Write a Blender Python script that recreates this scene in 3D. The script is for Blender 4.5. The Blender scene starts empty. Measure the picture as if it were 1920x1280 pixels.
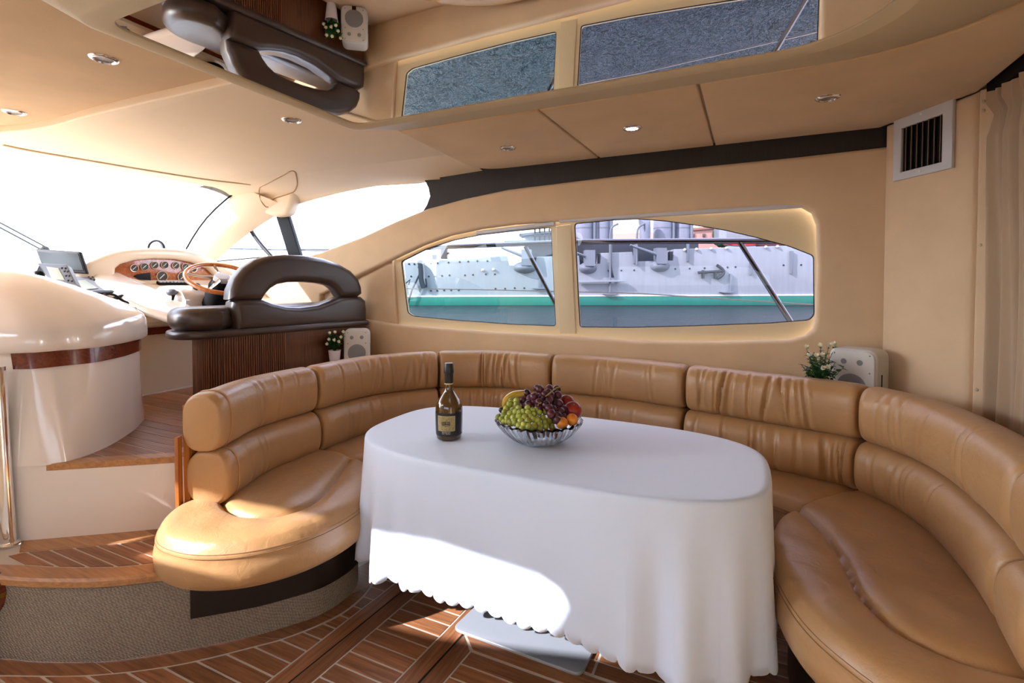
import bpy, bmesh, math, random
import numpy as np
from mathutils import Vector, Matrix
random.seed(7)
SC = bpy.context.scene
COL = SC.collection
PI = math.pi

# ------------------------------------------------------------------ camera, sky, sun, exposure
# boat axes: bow = -X, starboard = +Y, saloon floor z = 0
EYE = Vector((0.0, 0.0, 1.33)); FOC = 930.0; CXP = 960.0; CYP = 554.0
YAW = math.radians(25.0); PITCH = math.radians(-1.5)
cam = bpy.data.cameras.new('camera'); cam.sensor_width = 36.0; cam.lens = FOC/1920*36
cam.shift_y = -(640.0-CYP)/1920.0; cam.clip_start = 0.02; cam.clip_end = 3000
camo = bpy.data.objects.new('camera', cam); COL.objects.link(camo)
camo.location = EYE; camo.rotation_euler = (PI/2+PITCH, 0, YAW); SC.camera = camo
FWD = Vector((-math.sin(YAW)*math.cos(PITCH), math.cos(YAW)*math.cos(PITCH), math.sin(PITCH)))
RGT = Vector((math.cos(YAW), math.sin(YAW), 0.0)); UPV = RGT.cross(FWD)

w = bpy.data.worlds.new('sky'); SC.world = w; w.use_nodes = True
wn = w.node_tree; wn.nodes.clear()
wo = wn.nodes.new('ShaderNodeOutputWorld'); wb = wn.nodes.new('ShaderNodeBackground')
wt = wn.nodes.new('ShaderNodeTexCoord'); wsx = wn.nodes.new('ShaderNodeSeparateXYZ')
wr = wn.nodes.new('ShaderNodeValToRGB')
wr.color_ramp.elements[0].position = 0.0; wr.color_ramp.elements[0].color = (0.84, 0.92, 1.0, 1)
wr.color_ramp.elements[1].position = 0.7; wr.color_ramp.elements[1].color = (0.68, 0.79, 1.0, 1)
wn.links.new(wt.outputs['Generated'], wsx.inputs[0]); wn.links.new(wsx.outputs['Z'], wr.inputs[0])
wn.links.new(wr.outputs[0], wb.inputs[0]); wn.links.new(wb.outputs[0], wo.inputs[0])
wb.inputs[1].default_value = 10.0

sun = bpy.data.lights.new('sun', 'SUN'); sun.energy = 15.0; sun.angle = math.radians(0.6); sun.color = (1.0, 0.965, 0.97)
suno = bpy.data.objects.new('sun', sun); COL.objects.link(suno)
SUN_DIR = Vector((0.57, 0.75, -0.58)).normalized()
suno.rotation_euler = SUN_DIR.to_track_quat('-Z', 'Y').to_euler(); suno.location = (-6, -6, 6)

SC.view_settings.view_transform = 'Standard'; SC.view_settings.look = 'None'
SC.view_settings.gamma = 1.0; SC.view_settings.exposure = 1.3; SC.view_settings.use_curve_mapping = False
SC.cycles.use_denoising = True
SC.cycles.max_bounces = 10; SC.cycles.diffuse_bounces = 6; SC.cycles.glossy_bounces = 5
SC.cycles.transmission_bounces = 8; SC.cycles.transparent_max_bounces = 12
SC.cycles.sample_clamp_indirect = 6.0; SC.cycles.caustics_reflective = False; SC.cycles.caustics_refractive = False

# ------------------------------------------------------------------ helpers
def atp(x, y, p0, n):
    """point of a real plane (p0, n) seen at photo pixel x, y"""
    d = FWD + RGT*((x-CXP)/FOC) - UPV*((y-CYP)/FOC)
    p0 = Vector(p0); n = Vector(n)
    return EYE + d*((p0-EYE).dot(n)/d.dot(n))
def at(x, y, X=None, Y=None, Z=None):
    if X is not None: return atp(x, y, (X, 0, 0), (1, 0, 0))
    if Y is not None: return atp(x, y, (0, Y, 0), (0, 1, 0))
    return atp(x, y, (0, 0, Z), (0, 0, 1))
def atd(x, y, d):
    return EYE + (FWD + RGT*((x-CXP)/FOC) - UPV*((y-CYP)/FOC))*d

ORG = {}
def reg(o, parent=None, org=None):
    COL.objects.link(o)
    if parent is not None:
        o.parent = parent
        ORG[o.name] = ORG.get(parent.name, Vector((0, 0, 0))) if org is None else org
    else:
        ORG[o.name] = Vector((0, 0, 0)) if org is None else org
    return o
def thing(name, label, cat, loc=(0, 0, 0), group=None):
    o = bpy.data.objects.new(name, None); o.empty_display_size = 0.05
    o.location = loc; o['label'] = label; o['category'] = cat
    if group: o['group'] = group
    return reg(o, None, Vector(loc))
def tag(o, label, cat, group=None):
    o['label'] = label; o['category'] = cat
    if group: o['group'] = group
    return o
def struct(o): o['kind'] = 'structure'; return o
def finish(me, mat, smooth=True, ang=40):
    if mat is not None:
        for m in (mat if isinstance(mat, (list, tuple)) else [mat]): me.materials.append(m)
    if smooth:
        me.polygons.foreach_set('use_smooth', [True]*len(me.polygons))
        if ang: me.set_sharp_from_angle(angle=math.radians(ang))
    me.update()
def mesh(name, V, Fs, mat, parent=None, smooth=True, ang=40, idx=None):
    off = ORG.get(parent.name, Vector((0, 0, 0))) if parent is not None else Vector((0, 0, 0))
    me = bpy.data.meshes.new(name)
    me.from_pydata([(v[0]-off.x, v[1]-off.y, v[2]-off.z) for v in V], [], Fs)
    bm = bmesh.new(); bm.from_mesh(me); bmesh.ops.recalc_face_normals(bm, faces=bm.faces[:]); bm.to_mesh(me); bm.free()
    finish(me, mat, smooth, ang)
    if idx: me.polygons.foreach_set('material_index', idx)
    return reg(bpy.data.objects.new(name, me), parent)
def grid(rows, cu=False, cv=False, cap=False, base=0):
    """faces of a rows x cols grid; cu closes columns, cv closes rows, cap adds end fans"""
    n, m = len(rows), len(rows[0]); V = [p for r in rows for p in r]; Fs = []
    for i in range(n if cv else n-1):
        for j in range(m if cu else m-1):
            a, b = i*m+j, i*m+(j+1) % m; c, d = ((i+1) % n)*m+(j+1) % m, ((i+1) % n)*m+j
            Fs.append((a+base, b+base, c+base, d+base))
    if cap:
        Fs.append(tuple(base+j for j in range(m))); Fs.append(tuple(base+(n-1)*m+j for j in reversed(range(m))))
    return V, Fs
def join(parts):
    V, Fs = [], []
    for v, f in parts:
        b = len(V); V += list(v); Fs += [tuple(i+b for i in q) for q in f]
    return V, Fs
def spline(pts, n=8, closed=False):
    P = [Vector(p) for p in pts]; out = []; k = len(P)
    for i in range(k if closed else k-1):
        p1, p2 = P[i], P[(i+1) % k]
        p0 = P[i-1] if (i > 0 or closed) else p1*2-p2
        p3 = P[(i+2) % k] if (i+2 < k or closed) else p2*2-p1
        for s in range(n):
            t = s/n
            out.append(0.5*((2*p1)+(p2-p0)*t+(2*p0-5*p1+4*p2-p3)*t*t+(3*p1-p0-3*p2+p3)*t**3))
    if not closed: out.append(P[-1])
    return out
def resample(pts, n):
    L = [0.0]
    for a, b in zip(pts, pts[1:]): L.append(L[-1]+(b-a).length)
    out = []; j = 0
    for i in range(n):
        s = L[-1]*i/(n-1)
        while j < len(L)-2 and L[j+1] < s: j += 1
        t = (s-L[j])/max(1e-9, L[j+1]-L[j]); out.append(pts[j].lerp(pts[j+1], min(1, max(0, t))))
    return out
def box(x0, x1, y0, y1, z0, z1):
    V = [(x, y, z) for x in (x0, x1) for y in (y0, y1) for z in (z0, z1)]
    return V, [(0, 1, 3, 2), (4, 6, 7, 5), (0, 4, 5, 1), (2, 3, 7, 6), (0, 2, 6, 4), (1, 5, 7, 3)]
def obox(c, u, v, n, a, b, d):
    """box centred c, half sizes a,b,d along u,v,n"""
    c, u, v, n = Vector(c), Vector(u), Vector(v), Vector(n)
    V = [c+u*(a*i)+v*(b*j)+n*(d*k) for i in (-1, 1) for j in (-1, 1) for k in (-1, 1)]
    return V, [(0, 1, 3, 2), (4, 6, 7, 5), (0, 4, 5, 1), (2, 3, 7, 6), (0, 2, 6, 4), (1, 5, 7, 3)]
def frame_of(d):
    d = Vector(d).normalized(); a = Vector((0, 0, 1)) if abs(d.z) < 0.9 else Vector((1, 0, 0))
    u = d.cross(a).normalized(); return u, u.cross(d).normalized()
def tube(pts, r, n=10, closed=False, cap=True):
    P = [Vector(p) for p in pts]; rows = []; u = None
    for i, p in enumerate(P):
        if closed: d = P[(i+1) % len(P)]-P[i-1]
        else: d = P[min(i+1, len(P)-1)]-P[max(i-1, 0)]
        d.normalize()
        if u is None: u, v = frame_of(d)
        else:
            u = (u-d*u.dot(d)).normalized()
        v = d.cross(u)
        rr = r[i] if isinstance(r, (list, tuple)) else r
        rows.append([p+u*(rr*math.cos(2*PI*k/n))+v*(rr*math.sin(2*PI*k/n)) for k in range(n)])
    return grid(rows, cu=True, cv=closed, cap=cap and not closed)
def cyl(a, b, r, n=16): return tube([a, b], r, n)
def lathe(prof, c, ax=(0, 0, 1), n=32, cap=True):
    c = Vector(c); ax = Vector(ax).normalized(); u, v = frame_of(ax)
    rows = [[c+ax*z+u*(r*math.cos(2*PI*k/n))+v*(r*math.sin(2*PI*k/n)) for k in range(n)] for r, z in prof]
    return grid(rows, cu=True, cap=cap)
def ball(c, r, n=12, m=8, sc=(1, 1, 1)):
    rows = []
    for i in range(m+1):
        t = PI*i/m; rr = max(1e-4, math.sin(t))
        rows.append([(c[0]+r*sc[0]*rr*math.cos(2*PI*k/n), c[1]+r*sc[1]*rr*math.sin(2*PI*k/n), c[2]+r*sc[2]*math.cos(t)) for k in range(n)])
    return grid(rows, cu=True)
def area2(p): return sum(a[0]*b[1]-b[0]*a[1] for a, b in zip(p, p[1:]+p[:1]))
def roundpoly(pts, r, n=5):
    out = []; k = len(pts)
    for i in range(k):
        a, b, c = Vector(pts[i-1][:2]), Vector(pts[i][:2]), Vector(pts[(i+1) % k][:2])
        rr = r[i] if isinstance(r, (list, tuple)) else r
        u, v = (a-b), (c-b); q = min(rr, u.length*0.45, v.length*0.45)
        if q < 1e-5: out.append(tuple(b)); continue
        p0, p1 = b+u.normalized()*q, b+v.normalized()*q
        for s in range(n+1):
            t = s/n; out.append(tuple((1-t)**2*p0+2*t*(1-t)*b+t*t*p1))
    return out
def offset(pts, d):
    """offset a closed 2D polygon outwards by d"""
    s = 1 if area2(pts) > 0 else -1; out = []; k = len(pts)
    for i in range(k):
        a, b = Vector(pts[i-1]), Vector(pts[(i+1) % k]); t = (b-a)
        if t.length < 1e-9: out.append(pts[i]); continue
        t.normalize(); out.append((pts[i][0]+s*d*t.y, pts[i][1]-s*d*t.x))
    return out
def plate_mesh(loops, thick, bevel, O, U, V, res=2):
    cu = bpy.data.curves.new('tmp', 'CURVE'); cu.dimensions = '2D'; cu.fill_mode = 'BOTH'
    for i, lp in enumerate(loops):
        lp = [tuple(p[:2]) for p in lp]
        if (area2(lp) > 0) != (i == 0): lp = lp[::-1]
        sp = cu.splines.new('POLY'); sp.points.add(len(lp)-1)
        for q, p in zip(sp.points, lp): q.co = (p[0], p[1], 0, 1)
        sp.use_cyclic_u = True
    cu.extrude = max(0.0, thick/2-bevel); cu.bevel_depth = bevel; cu.bevel_resolution = res; cu.offset = -bevel
    ob = bpy.data.objects.new('tmp', cu); me = bpy.data.meshes.new_from_object(ob)
    bpy.data.objects.remove(ob); bpy.data.curves.remove(cu)
    O, U, V = Vector(O), Vector(U).normalized(), Vector(V).normalized(); N = U.cross(V)
    M = Matrix(((U.x, V.x, N.x, O.x), (U.y, V.y, N.y, O.y), (U.z, V.z, N.z, O.z), (0, 0, 0, 1)))
    me.transform(M); return me
def plate(name, loops, thick, bevel, O, U, V, mat, parent=None, ang=35, res=2):
    me = plate_mesh(loops, thick, bevel, O, U, V, res); me.name = name
    off = ORG.get(parent.name, Vector((0, 0, 0))) if parent is not None else Vector((0, 0, 0))
    me.transform(Matrix.Translation(-off))
    bm = bmesh.new(); bm.from_mesh(me); bmesh.ops.remove_doubles(bm, verts=bm.verts[:], dist=1e-5)
    bmesh.ops.recalc_face_normals(bm, faces=bm.faces[:]); bm.to_mesh(me); bm.free()
    finish(me, mat, True, ang)
    return reg(bpy.data.objects.new(name, me), parent)
XZ = ((1, 0, 0), (0, 0, 1))          # plate axes of a starboard wall: normal -Y
def wp(pts, Y):
    return [(p.x, p.z) for p in (at(x, y, Y=Y) for x, y in pts)]
def copy_tree(o, loc=None, rot=None):
    c = o.copy(); COL.objects.link(c)
    if loc is not None: c.location = loc
    if rot is not None: c.rotation_euler = rot
    for ch in o.children:
        d = ch.copy(); COL.objects.link(d); d.parent = c
        for g in ch.children:
            e = g.copy(); COL.objects.link(e); e.parent = d
    return c

# ------------------------------------------------------------------ materials
def nt_new(name):
    m = bpy.data.materials.new(name); m.use_nodes = True
    return m, m.node_tree, m.node_tree.nodes['Principled BSDF']
def srgb(r, g, b):
    f = lambda c: (c/255/12.92 if c <= 10 else ((c/255+0.055)/1.055)**2.4)
    return (f(r), f(g), f(b), 1)
def noise(nt, vec, scale, detail=4, rough=0.55, stretch=None, dist=0.0):
    n = nt.nodes.new('ShaderNodeTexNoise'); n.inputs['Scale'].default_value = scale
    n.inputs['Detail'].default_value = detail; n.inputs['Roughness'].default_value = rough; n.inputs['Distortion'].default_value = dist
    if stretch:
        mp = nt.nodes.new('ShaderNodeMapping'); mp.inputs['Scale'].default_value = stretch
        nt.links.new(vec, mp.inputs[0]); vec = mp.outputs[0]
    nt.links.new(vec, n.inputs['Vector']); return n.outputs['Fac']
def ramp(nt, fac, stops):
    r = nt.nodes.new('ShaderNodeValToRGB'); e = r.color_ramp.elements
    e[0].position, e[0].color = stops[0]; e[1].position, e[1].color = stops[-1]
    for p, c in stops[1:-1]:
        k = e.new(p); k.color = c
    nt.links.new(fac, r.inputs[0]); return r.outputs[0]
def bump(nt, b, h, strength, dist=0.01, prev=None):
    n = nt.nodes.new('ShaderNodeBump'); n.inputs['Strength'].default_value = strength; n.inputs['Distance'].default_value = dist
    nt.links.new(h, n.inputs['Height'])
    if prev: nt.links.new(prev, n.inputs['Normal'])
    nt.links.new(n.outputs[0], b.inputs['Normal']); return n.outputs[0]
def coord(nt):
    return nt.nodes.new('ShaderNodeTexCoord').outputs['Object']
def mix(a, f): return tuple(min(1, c*f) for c in a[:3])+(1,)
def M(name, rgb, rough=0.5, metal=0.0, var=0.0, vscale=3.0, bs=0.0, bscale=60.0, bdist=0.004, coat=0.0, sheen=0.0, spec=0.5, stretch=None):
    m, nt, b = nt_new(name); c = srgb(*rgb)
    b.inputs['Base Color'].default_value = c; b.inputs['Roughness'].default_value = rough
    b.inputs['Metallic'].default_value = metal; b.inputs['Coat Weight'].default_value = coat; b.inputs['Coat Roughness'].default_value = 0.06
    b.inputs['Sheen Weight'].default_value = sheen; b.inputs['Specular IOR Level'].default_value = spec
    v = coord(nt)
    if var:
        f = noise(nt, v, vscale, 5, stretch=stretch)
        nt.links.new(ramp(nt, f, [(0.3, mix(c, 1-var)), (0.7, mix(c, 1+var))]), b.inputs['Base Color'])
    if bs: bump(nt, b, noise(nt, v, bscale, 3, stretch=stretch), bs, bdist)
    return m
SUEDE = M('suede_beige', (212, 184, 150), 0.9, var=0.05, vscale=5, bs=0.15, bscale=300, sheen=0.25, spec=0.2)
SUEDE_T = M('suede_tan', (204, 174, 136), 0.92, var=0.07, vscale=4, bs=0.15, bscale=260, sheen=0.2, spec=0.2)
VINYL = M('vinyl_khaki', (196, 180, 148), 0.55, var=0.02, bs=0.08, bscale=400, spec=0.35)
LINER = M('liner_cream', (236, 218, 192), 0.6, var=0.02, vscale=2, bs=0.06, bscale=350, spec=0.35)
FRAMEM = M('window_frame_cream', (214, 196, 160), 0.5, bs=0.05, bscale=300, spec=0.4)
GEL = M('gelcoat_white', (224, 214, 204), 0.16, var=0.01, coat=0.6, spec=0.5)
GELC = M('gelcoat_cream', (218, 203, 180), 0.3, var=0.015, coat=0.3)
CHROME = M('chrome', (235, 232, 230), 0.07, metal=1.0)
STEEL = M('brushed_steel', (178, 180, 184), 0.28, metal=1.0, bs=0.1, bscale=200, stretch=(20, 1, 1))
MIRROR = M('mirror_glass', (236, 232, 224), 0.012, metal=1.0)
BLACK = M('black_plastic', (18, 18, 20), 0.45, bs=0.03, spec=0.15)
RUBBER = M('black_rubber', (16, 16, 18), 0.65, bs=0.05, bscale=120, spec=0.15)
PLATEG = M('base_plate_grey', (142, 148, 156), 0.35, bs=0.05, bscale=300, spec=0.6)
RAILST = M('rail_steel', (128, 134, 146), 0.16, metal=1.0)
TANSEAM = M('leather_seam', (146, 106, 70), 0.6)
STRIPM = M('dark_woven_vinyl', (38, 33, 30), 0.7, var=0.2, vscale=120, bs=0.3, bscale=200, stretch=(1, 1, 0.12))
PLINTH = M('plinth_black', (24, 20, 18), 0.35, var=0.1)
RADARG = M('radar_grey', (118, 120, 128), 0.5, spec=0.3)
GREYP = M('grey_plastic', (84, 88, 98), 0.45, bs=0.04)
LGREY = M('light_grey_plastic', (196, 196, 200), 0.42)
WHITEP = M('white_plastic', (222, 218, 210), 0.45)
SPKR = M('speaker_white', (205, 203, 198), 0.55, bs=0.04, bscale=500)
MESHG = M('speaker_mesh_grey', (132, 134, 138), 0.8, bs=0.3, bscale=900)
CLOTH = M('white_cloth', (212, 229, 255), 0.55, bs=0.12, bscale=700, bdist=0.001, sheen=0.5, spec=0.5)
CURTAIN = M('curtain_taupe', (172, 148, 122), 0.9, var=0.04, bs=0.15, bscale=400, sheen=0.2, spec=0.2)
DASHG = M('dark_screen', (26, 30, 32), 0.3, spec=0.2)
LCD = M('lcd_grey', (150, 156, 146), 0.4, spec=0.3)
CREAMTXT = M('print_gold', (196, 178, 122), 0.4)
GREENL = M('leaf_green', (40, 92, 36), 0.45, var=0.25, vscale=40)
PETAL = M('petal_cream', (240, 236, 214), 0.6)
POT = M('pot_white', (232, 230, 240), 0.4)
STEM = M('grape_stem', (150, 128, 58), 0.7)
def leather(name, rgb, rough, grain=0.12, folds=0.25, dark=0.82):
    m, nt, b = nt_new(name); v = coord(nt); c = srgb(*rgb)
    f = noise(nt, v, 4.0, 5); nt.links.new(ramp(nt, f, [(0.3, mix(c, 0.92)), (0.7, mix(c, 1.06))]), b.inputs['Base Color'])
    b.inputs['Roughness'].default_value = rough; b.inputs['Specular IOR Level'].default_value = 0.6; b.inputs['Sheen Weight'].default_value = 0.06; b.inputs['Sheen Roughness'].default_value = 0.4
    h = bump(nt, b, noise(nt, v, 22, 4, 0.6, dist=0.6), folds, 0.006)
    bump(nt, b, noise(nt, v, 420, 2), grain, 0.001, h)
    return m
TAN = leather('leather_tan', (178, 137, 91), 0.38, folds=0.42)
BROWN = leather('leather_dark_brown', (62, 47, 40), 0.33, folds=0.08)
def wood(name, c0, c1, axis, rough=0.38, scale=5.0, coat=0.0, rnd=0.22, line=18):
    m, nt, b = nt_new(name); v = coord(nt)
    oi = nt.nodes.new('ShaderNodeObjectInfo')
    add = nt.nodes.new('ShaderNodeVectorMath'); add.operation = 'ADD'
    sc = nt.nodes.new('ShaderNodeVectorMath'); sc.operation = 'SCALE'; sc.inputs[0].default_value = (31, 17, 23)
    nt.links.new(oi.outputs['Random'], sc.inputs['Scale']); nt.links.new(v, add.inputs[0]); nt.links.new(sc.outputs[0], add.inputs[1])
    st = [line, line, line]; st[axis] = 1.0
    f = noise(nt, add.outputs[0], scale, 6, 0.6, stretch=tuple(st), dist=0.4)
    col = ramp(nt, f, [(0.32, srgb(*c0)), (0.68, srgb(*c1))])
    hs = nt.nodes.new('ShaderNodeHueSaturation')
    ma = nt.nodes.new('ShaderNodeMapRange'); ma.inputs['To Min'].default_value = 1-rnd; ma.inputs['To Max'].default_value = 1+rnd
    nt.links.new(oi.outputs['Random'], ma.inputs[0]); nt.links.new(ma.outputs[0], hs.inputs['Value']); nt.links.new(col, hs.inputs['Color'])
    nt.links.new(hs.outputs[0], b.inputs['Base Color'])
    b.inputs['Roughness'].default_value = rough; b.inputs['Coat Weight'].default_value = coat; b.inputs['Coat Roughness'].default_value = 0.05
    bump(nt, b, f, 0.12, 0.002); return m
TEAKX = wood('teak_across', (116, 74, 46), (166, 112, 74), 0, 0.42)
TEAKY = wood('teak_along', (116, 74, 46), (162, 108, 72), 1, 0.42)
TEAKL = wood('teak_nosing', (150, 104, 62), (186, 136, 88), 0, 0.35, rnd=0.05)
MAHOG = wood('mahogany_gloss', (84, 28, 14), (122, 50, 26), 0, 0.2, coat=0.7, rnd=0.05)
WALNUT = wood('walnut_panel', (72, 38, 20), (112, 64, 34), 2, 0.3, coat=0.3, rnd=0.08)
WALSLAT = wood('walnut_slat', (84, 48, 28), (132, 82, 50), 2, 0.35, coat=0.2, rnd=0.15)
WHEELW = wood('wheel_wood', (160, 86, 34), (190, 112, 52), 2, 0.2, coat=0.6, rnd=0.02)
ENDWOOD = wood('end_panel_wood', (150, 86, 34), (184, 116, 56), 2, 0.25, coat=0.6, rnd=0.02)
CAULK = M('caulk_pale', (196, 186, 172), 0.7)
DARKGAP = M('deck_gap_black', (14, 10, 8), 0.8)
def burl():
    m, nt, b = nt_new('burl_wood'); v = coord(nt)
    f = noise(nt, v, 30, 8, 0.7, dist=2.5)
    nt.links.new(ramp(nt, f, [(0.3, srgb(88, 40, 14)), (0.5, srgb(158, 84, 36)), (0.72, srgb(198, 120, 60))]), b.inputs['Base Color'])
    b.inputs['Roughness'].default_value = 0.25; b.inputs['Coat Weight'].default_value = 0.6; return m
BURL = burl()
def carpet():
    m, nt, b = nt_new('carpet_grey_loop'); v = coord(nt)
    vo = nt.nodes.new('ShaderNodeTexVoronoi'); vo.inputs['Scale'].default_value = 118; vo.inputs['Randomness'].default_value = 0.3
    mp = nt.nodes.new('ShaderNodeMapping'); mp.inputs['Rotation'].default_value = (0, 0.5, 0.3); mp.inputs['Scale'].default_value = (1.0, 1.0, 1.5)
    nt.links.new(v, mp.inputs[0]); nt.links.new(mp.outputs[0], vo.inputs['Vector'])
    c = ramp(nt, vo.outputs['Distance'], [(0.1, srgb(170, 160, 146)), (0.8, srgb(116, 104, 92))])
    nt.links.new(c, b.inputs['Base Color']); b.inputs['Roughness'].default_value = 0.95
    inv = nt.nodes.new('ShaderNodeMath'); inv.operation = 'SUBTRACT'; inv.inputs[0].default_value = 1.0
    nt.links.new(vo.outputs['Distance'], inv.inputs[1]); bump(nt, b, inv.outputs[0], 0.9, 0.008); return m
CARPET = carpet()
def pane(name, tint, refl=0.05):
    """thin tinted window glass: light passes straight through, a little mirrors off"""
    m = bpy.data.materials.new(name); m.use_nodes = True; nt = m.node_tree; nt.nodes.clear()
    o = nt.nodes.new('ShaderNodeOutputMaterial'); t = nt.nodes.new('ShaderNodeBsdfTransparent'); t.inputs[0].default_value = tint+(1,)
    g = nt.nodes.new('ShaderNodeBsdfGlossy'); g.inputs['Roughness'].default_value = 0.0
    fr = nt.nodes.new('ShaderNodeFresnel'); ge = nt.nodes.new('ShaderNodeNewGeometry')
    mr = nt.nodes.new('ShaderNodeMapRange'); mr.inputs['To Min'].default_value = 1.45; mr.inputs['To Max'].default_value = 1/1.45
    nt.links.new(ge.outputs['Backfacing'], mr.inputs[0]); nt.links.new(mr.outputs[0], fr.inputs[0])   # same reflection from both faces of the thin pane
    mx = nt.nodes.new('ShaderNodeMixShader')
    nt.links.new(fr.outputs[0], mx.inputs[0]); nt.links.new(t.outputs[0], mx.inputs[1]); nt.links.new(g.outputs[0], mx.inputs[2])
    nt.links.new(mx.outputs[0], o.inputs[0]); return m
GLASS_FWD = pane('glass_windscreen', (0.28, 0.28, 0.29))
GLASS_1 = pane('glass_cyan_tint', (0.116, 0.116, 0.117))
GLASS_2 = pane('glass_lavender_tint', (0.119, 0.099, 0.109))
GLASS_SIDE = pane('glass_side', (0.40, 0.40, 0.44))
GLASS_PORT = pane('glass_port', (0.38, 0.38, 0.40))
GLASS_DIM = pane('glass_dark_tint', (0.14, 0.145, 0.15))  # dark tint on the unseen port pane to cut its fill light
def glass(name, col, rough=0.02, ior=1.5):
    m, nt, b = nt_new(name); b.inputs['Base Color'].default_value = col+(1,); b.inputs['Transmission Weight'].default_value = 1.0
    b.inputs['Roughness'].default_value = rough; b.inputs['IOR'].default_value = ior; return m
BOWLG = glass('bowl_glass', (0.95, 0.97, 1.0), 0.02, 1.48)
BOTTLEG = M('bottle_glass', (74, 48, 8), 0.06, coat=1.0, var=0.35, vscale=14)
FOIL = M('foil_black', (20, 20, 22), 0.35, bs=0.15, bscale=90)
BLABEL = M('bottle_label_black', (14, 16, 18), 0.4)
def goldlabel():
    m, nt, b = nt_new('label_gold_print'); v = coord(nt)
    f = noise(nt, v, 260, 3, 0.7, dist=3.0)
    nt.links.new(ramp(nt, f, [(0.44, srgb(70, 60, 36)), (0.52, srgb(190, 172, 116))]), b.inputs['Base Color']); b.inputs['Roughness'].default_value = 0.4; return m
GOLDL = goldlabel()
def fruit(name, c0, c1, scale, rough=0.3, sss=0.15, zr=None):
    m, nt, b = nt_new(name); v = coord(nt); oi = nt.nodes.new('ShaderNodeObjectInfo')
    f = noise(nt, v, scale, 4); col = ramp(nt, f, [(0.3, srgb(*c0)), (0.7, srgb(*c1))])
    hs = nt.nodes.new('ShaderNodeHueSaturation'); ma = nt.nodes.new('ShaderNodeMapRange'); ma.inputs['To Min'].default_value = 0.75; ma.inputs['To Max'].default_value = 1.25
    nt.links.new(oi.outputs['Random'], ma.inputs[0]); nt.links.new(ma.outputs[0], hs.inputs['Value']); nt.links.new(col, hs.inputs['Color'])
    nt.links.new(hs.outputs[0], b.inputs['Base Color']); b.inputs['Roughness'].default_value = rough
    b.inputs['Subsurface Weight'].default_value = sss; b.inputs['Subsurface Radius'].default_value = (0.01, 0.006, 0.003); return m
GRAPEG = fruit('grape_green', (138, 152, 52), (186, 192, 92), 30)
GRAPEP = fruit('grape_purple', (52, 18, 32), (96, 36, 50), 30)
NECT = fruit('nectarine_red', (110, 14, 18), (176, 40, 26), 22)
APRI = fruit('apricot_orange', (226, 132, 30), (240, 156, 48), 14)
BANA = fruit('banana_yellow', (206, 168, 44), (226, 192, 70), 10)
PLUM = fruit('plum_dark', (28, 14, 22), (48, 22, 34), 14)
def emit(name, col, s):
    m = bpy.data.materials.new(name); m.use_nodes = True; nt = m.node_tree; nt.nodes.clear()
    o = nt.nodes.new('ShaderNodeOutputMaterial'); e = nt.nodes.new('ShaderNodeEmission'); e.inputs[0].default_value = col+(1,); e.inputs[1].default_value = s
    nt.links.new(e.outputs[0], o.inputs[0]); return m
LAMP_ON = emit('lamp_lit', (1.0, 0.86, 0.82), 6.0)
def water():
    m, nt, b = nt_new('harbour_water'); v = coord(nt)
    b.inputs['Base Color'].default_value = srgb(48, 66, 78); b.inputs['Roughness'].default_value = 0.18; b.inputs['IOR'].default_value = 1.33
    h = bump(nt, b, noise(nt, v, 0.9, 6, 0.6, stretch=(1.0, 1.6, 1.0), dist=0.8), 1.0, 1.6)
    bump(nt, b, noise(nt, v, 4.0, 4, 0.7), 1.0, 0.35, h); return m
WATER = water()
def hullm(name, rgb):
    m, nt, b = nt_new(name); v = coord(nt); c = srgb(*rgb)
    f = noise(nt, v, 0.35, 5, stretch=(1, 1, 0.3)); g = noise(nt, v, 1.6, 4, stretch=(2.0, 2.0, 0.25))
    mu = nt.nodes.new('ShaderNodeMath'); mu.operation = 'MULTIPLY'; nt.links.new(f, mu.inputs[0]); nt.links.new(g, mu.inputs[1])
    nt.links.new(ramp(nt, mu.outputs[0], [(0.12, mix(c, 0.9)), (0.4, mix(c, 1.08))]), b.inputs['Base Color']); b.inputs['Roughness'].default_value = 0.5
    bump(nt, b, g, 0.1, 0.05); return m
HULL = hullm('ship_grey_paint', (150, 164, 172)); SHIPG = hullm('ship_grey_gear', (118, 132, 144)); SHIPD = hullm('ship_dark_gear', (40, 52, 64))
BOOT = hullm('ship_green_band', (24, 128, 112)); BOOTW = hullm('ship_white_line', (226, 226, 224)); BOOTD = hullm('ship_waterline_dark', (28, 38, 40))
FUNN = hullm('ship_funnel_grey', (140, 152, 168))
PINK = hullm('quay_building_pink', (214, 168, 152)); ROOFM = hullm('quay_roof', (168, 128, 112)); TREEM = M('quay_tree', (50, 78, 44), 0.8, var=0.4, vscale=2)
REDB = M('lifeboat_red', (176, 26, 40), 0.4); WINM = M('quay_window', (96, 92, 100), 0.3)
DECKW = M('deck_grey', (172, 168, 162), 0.4)
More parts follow.
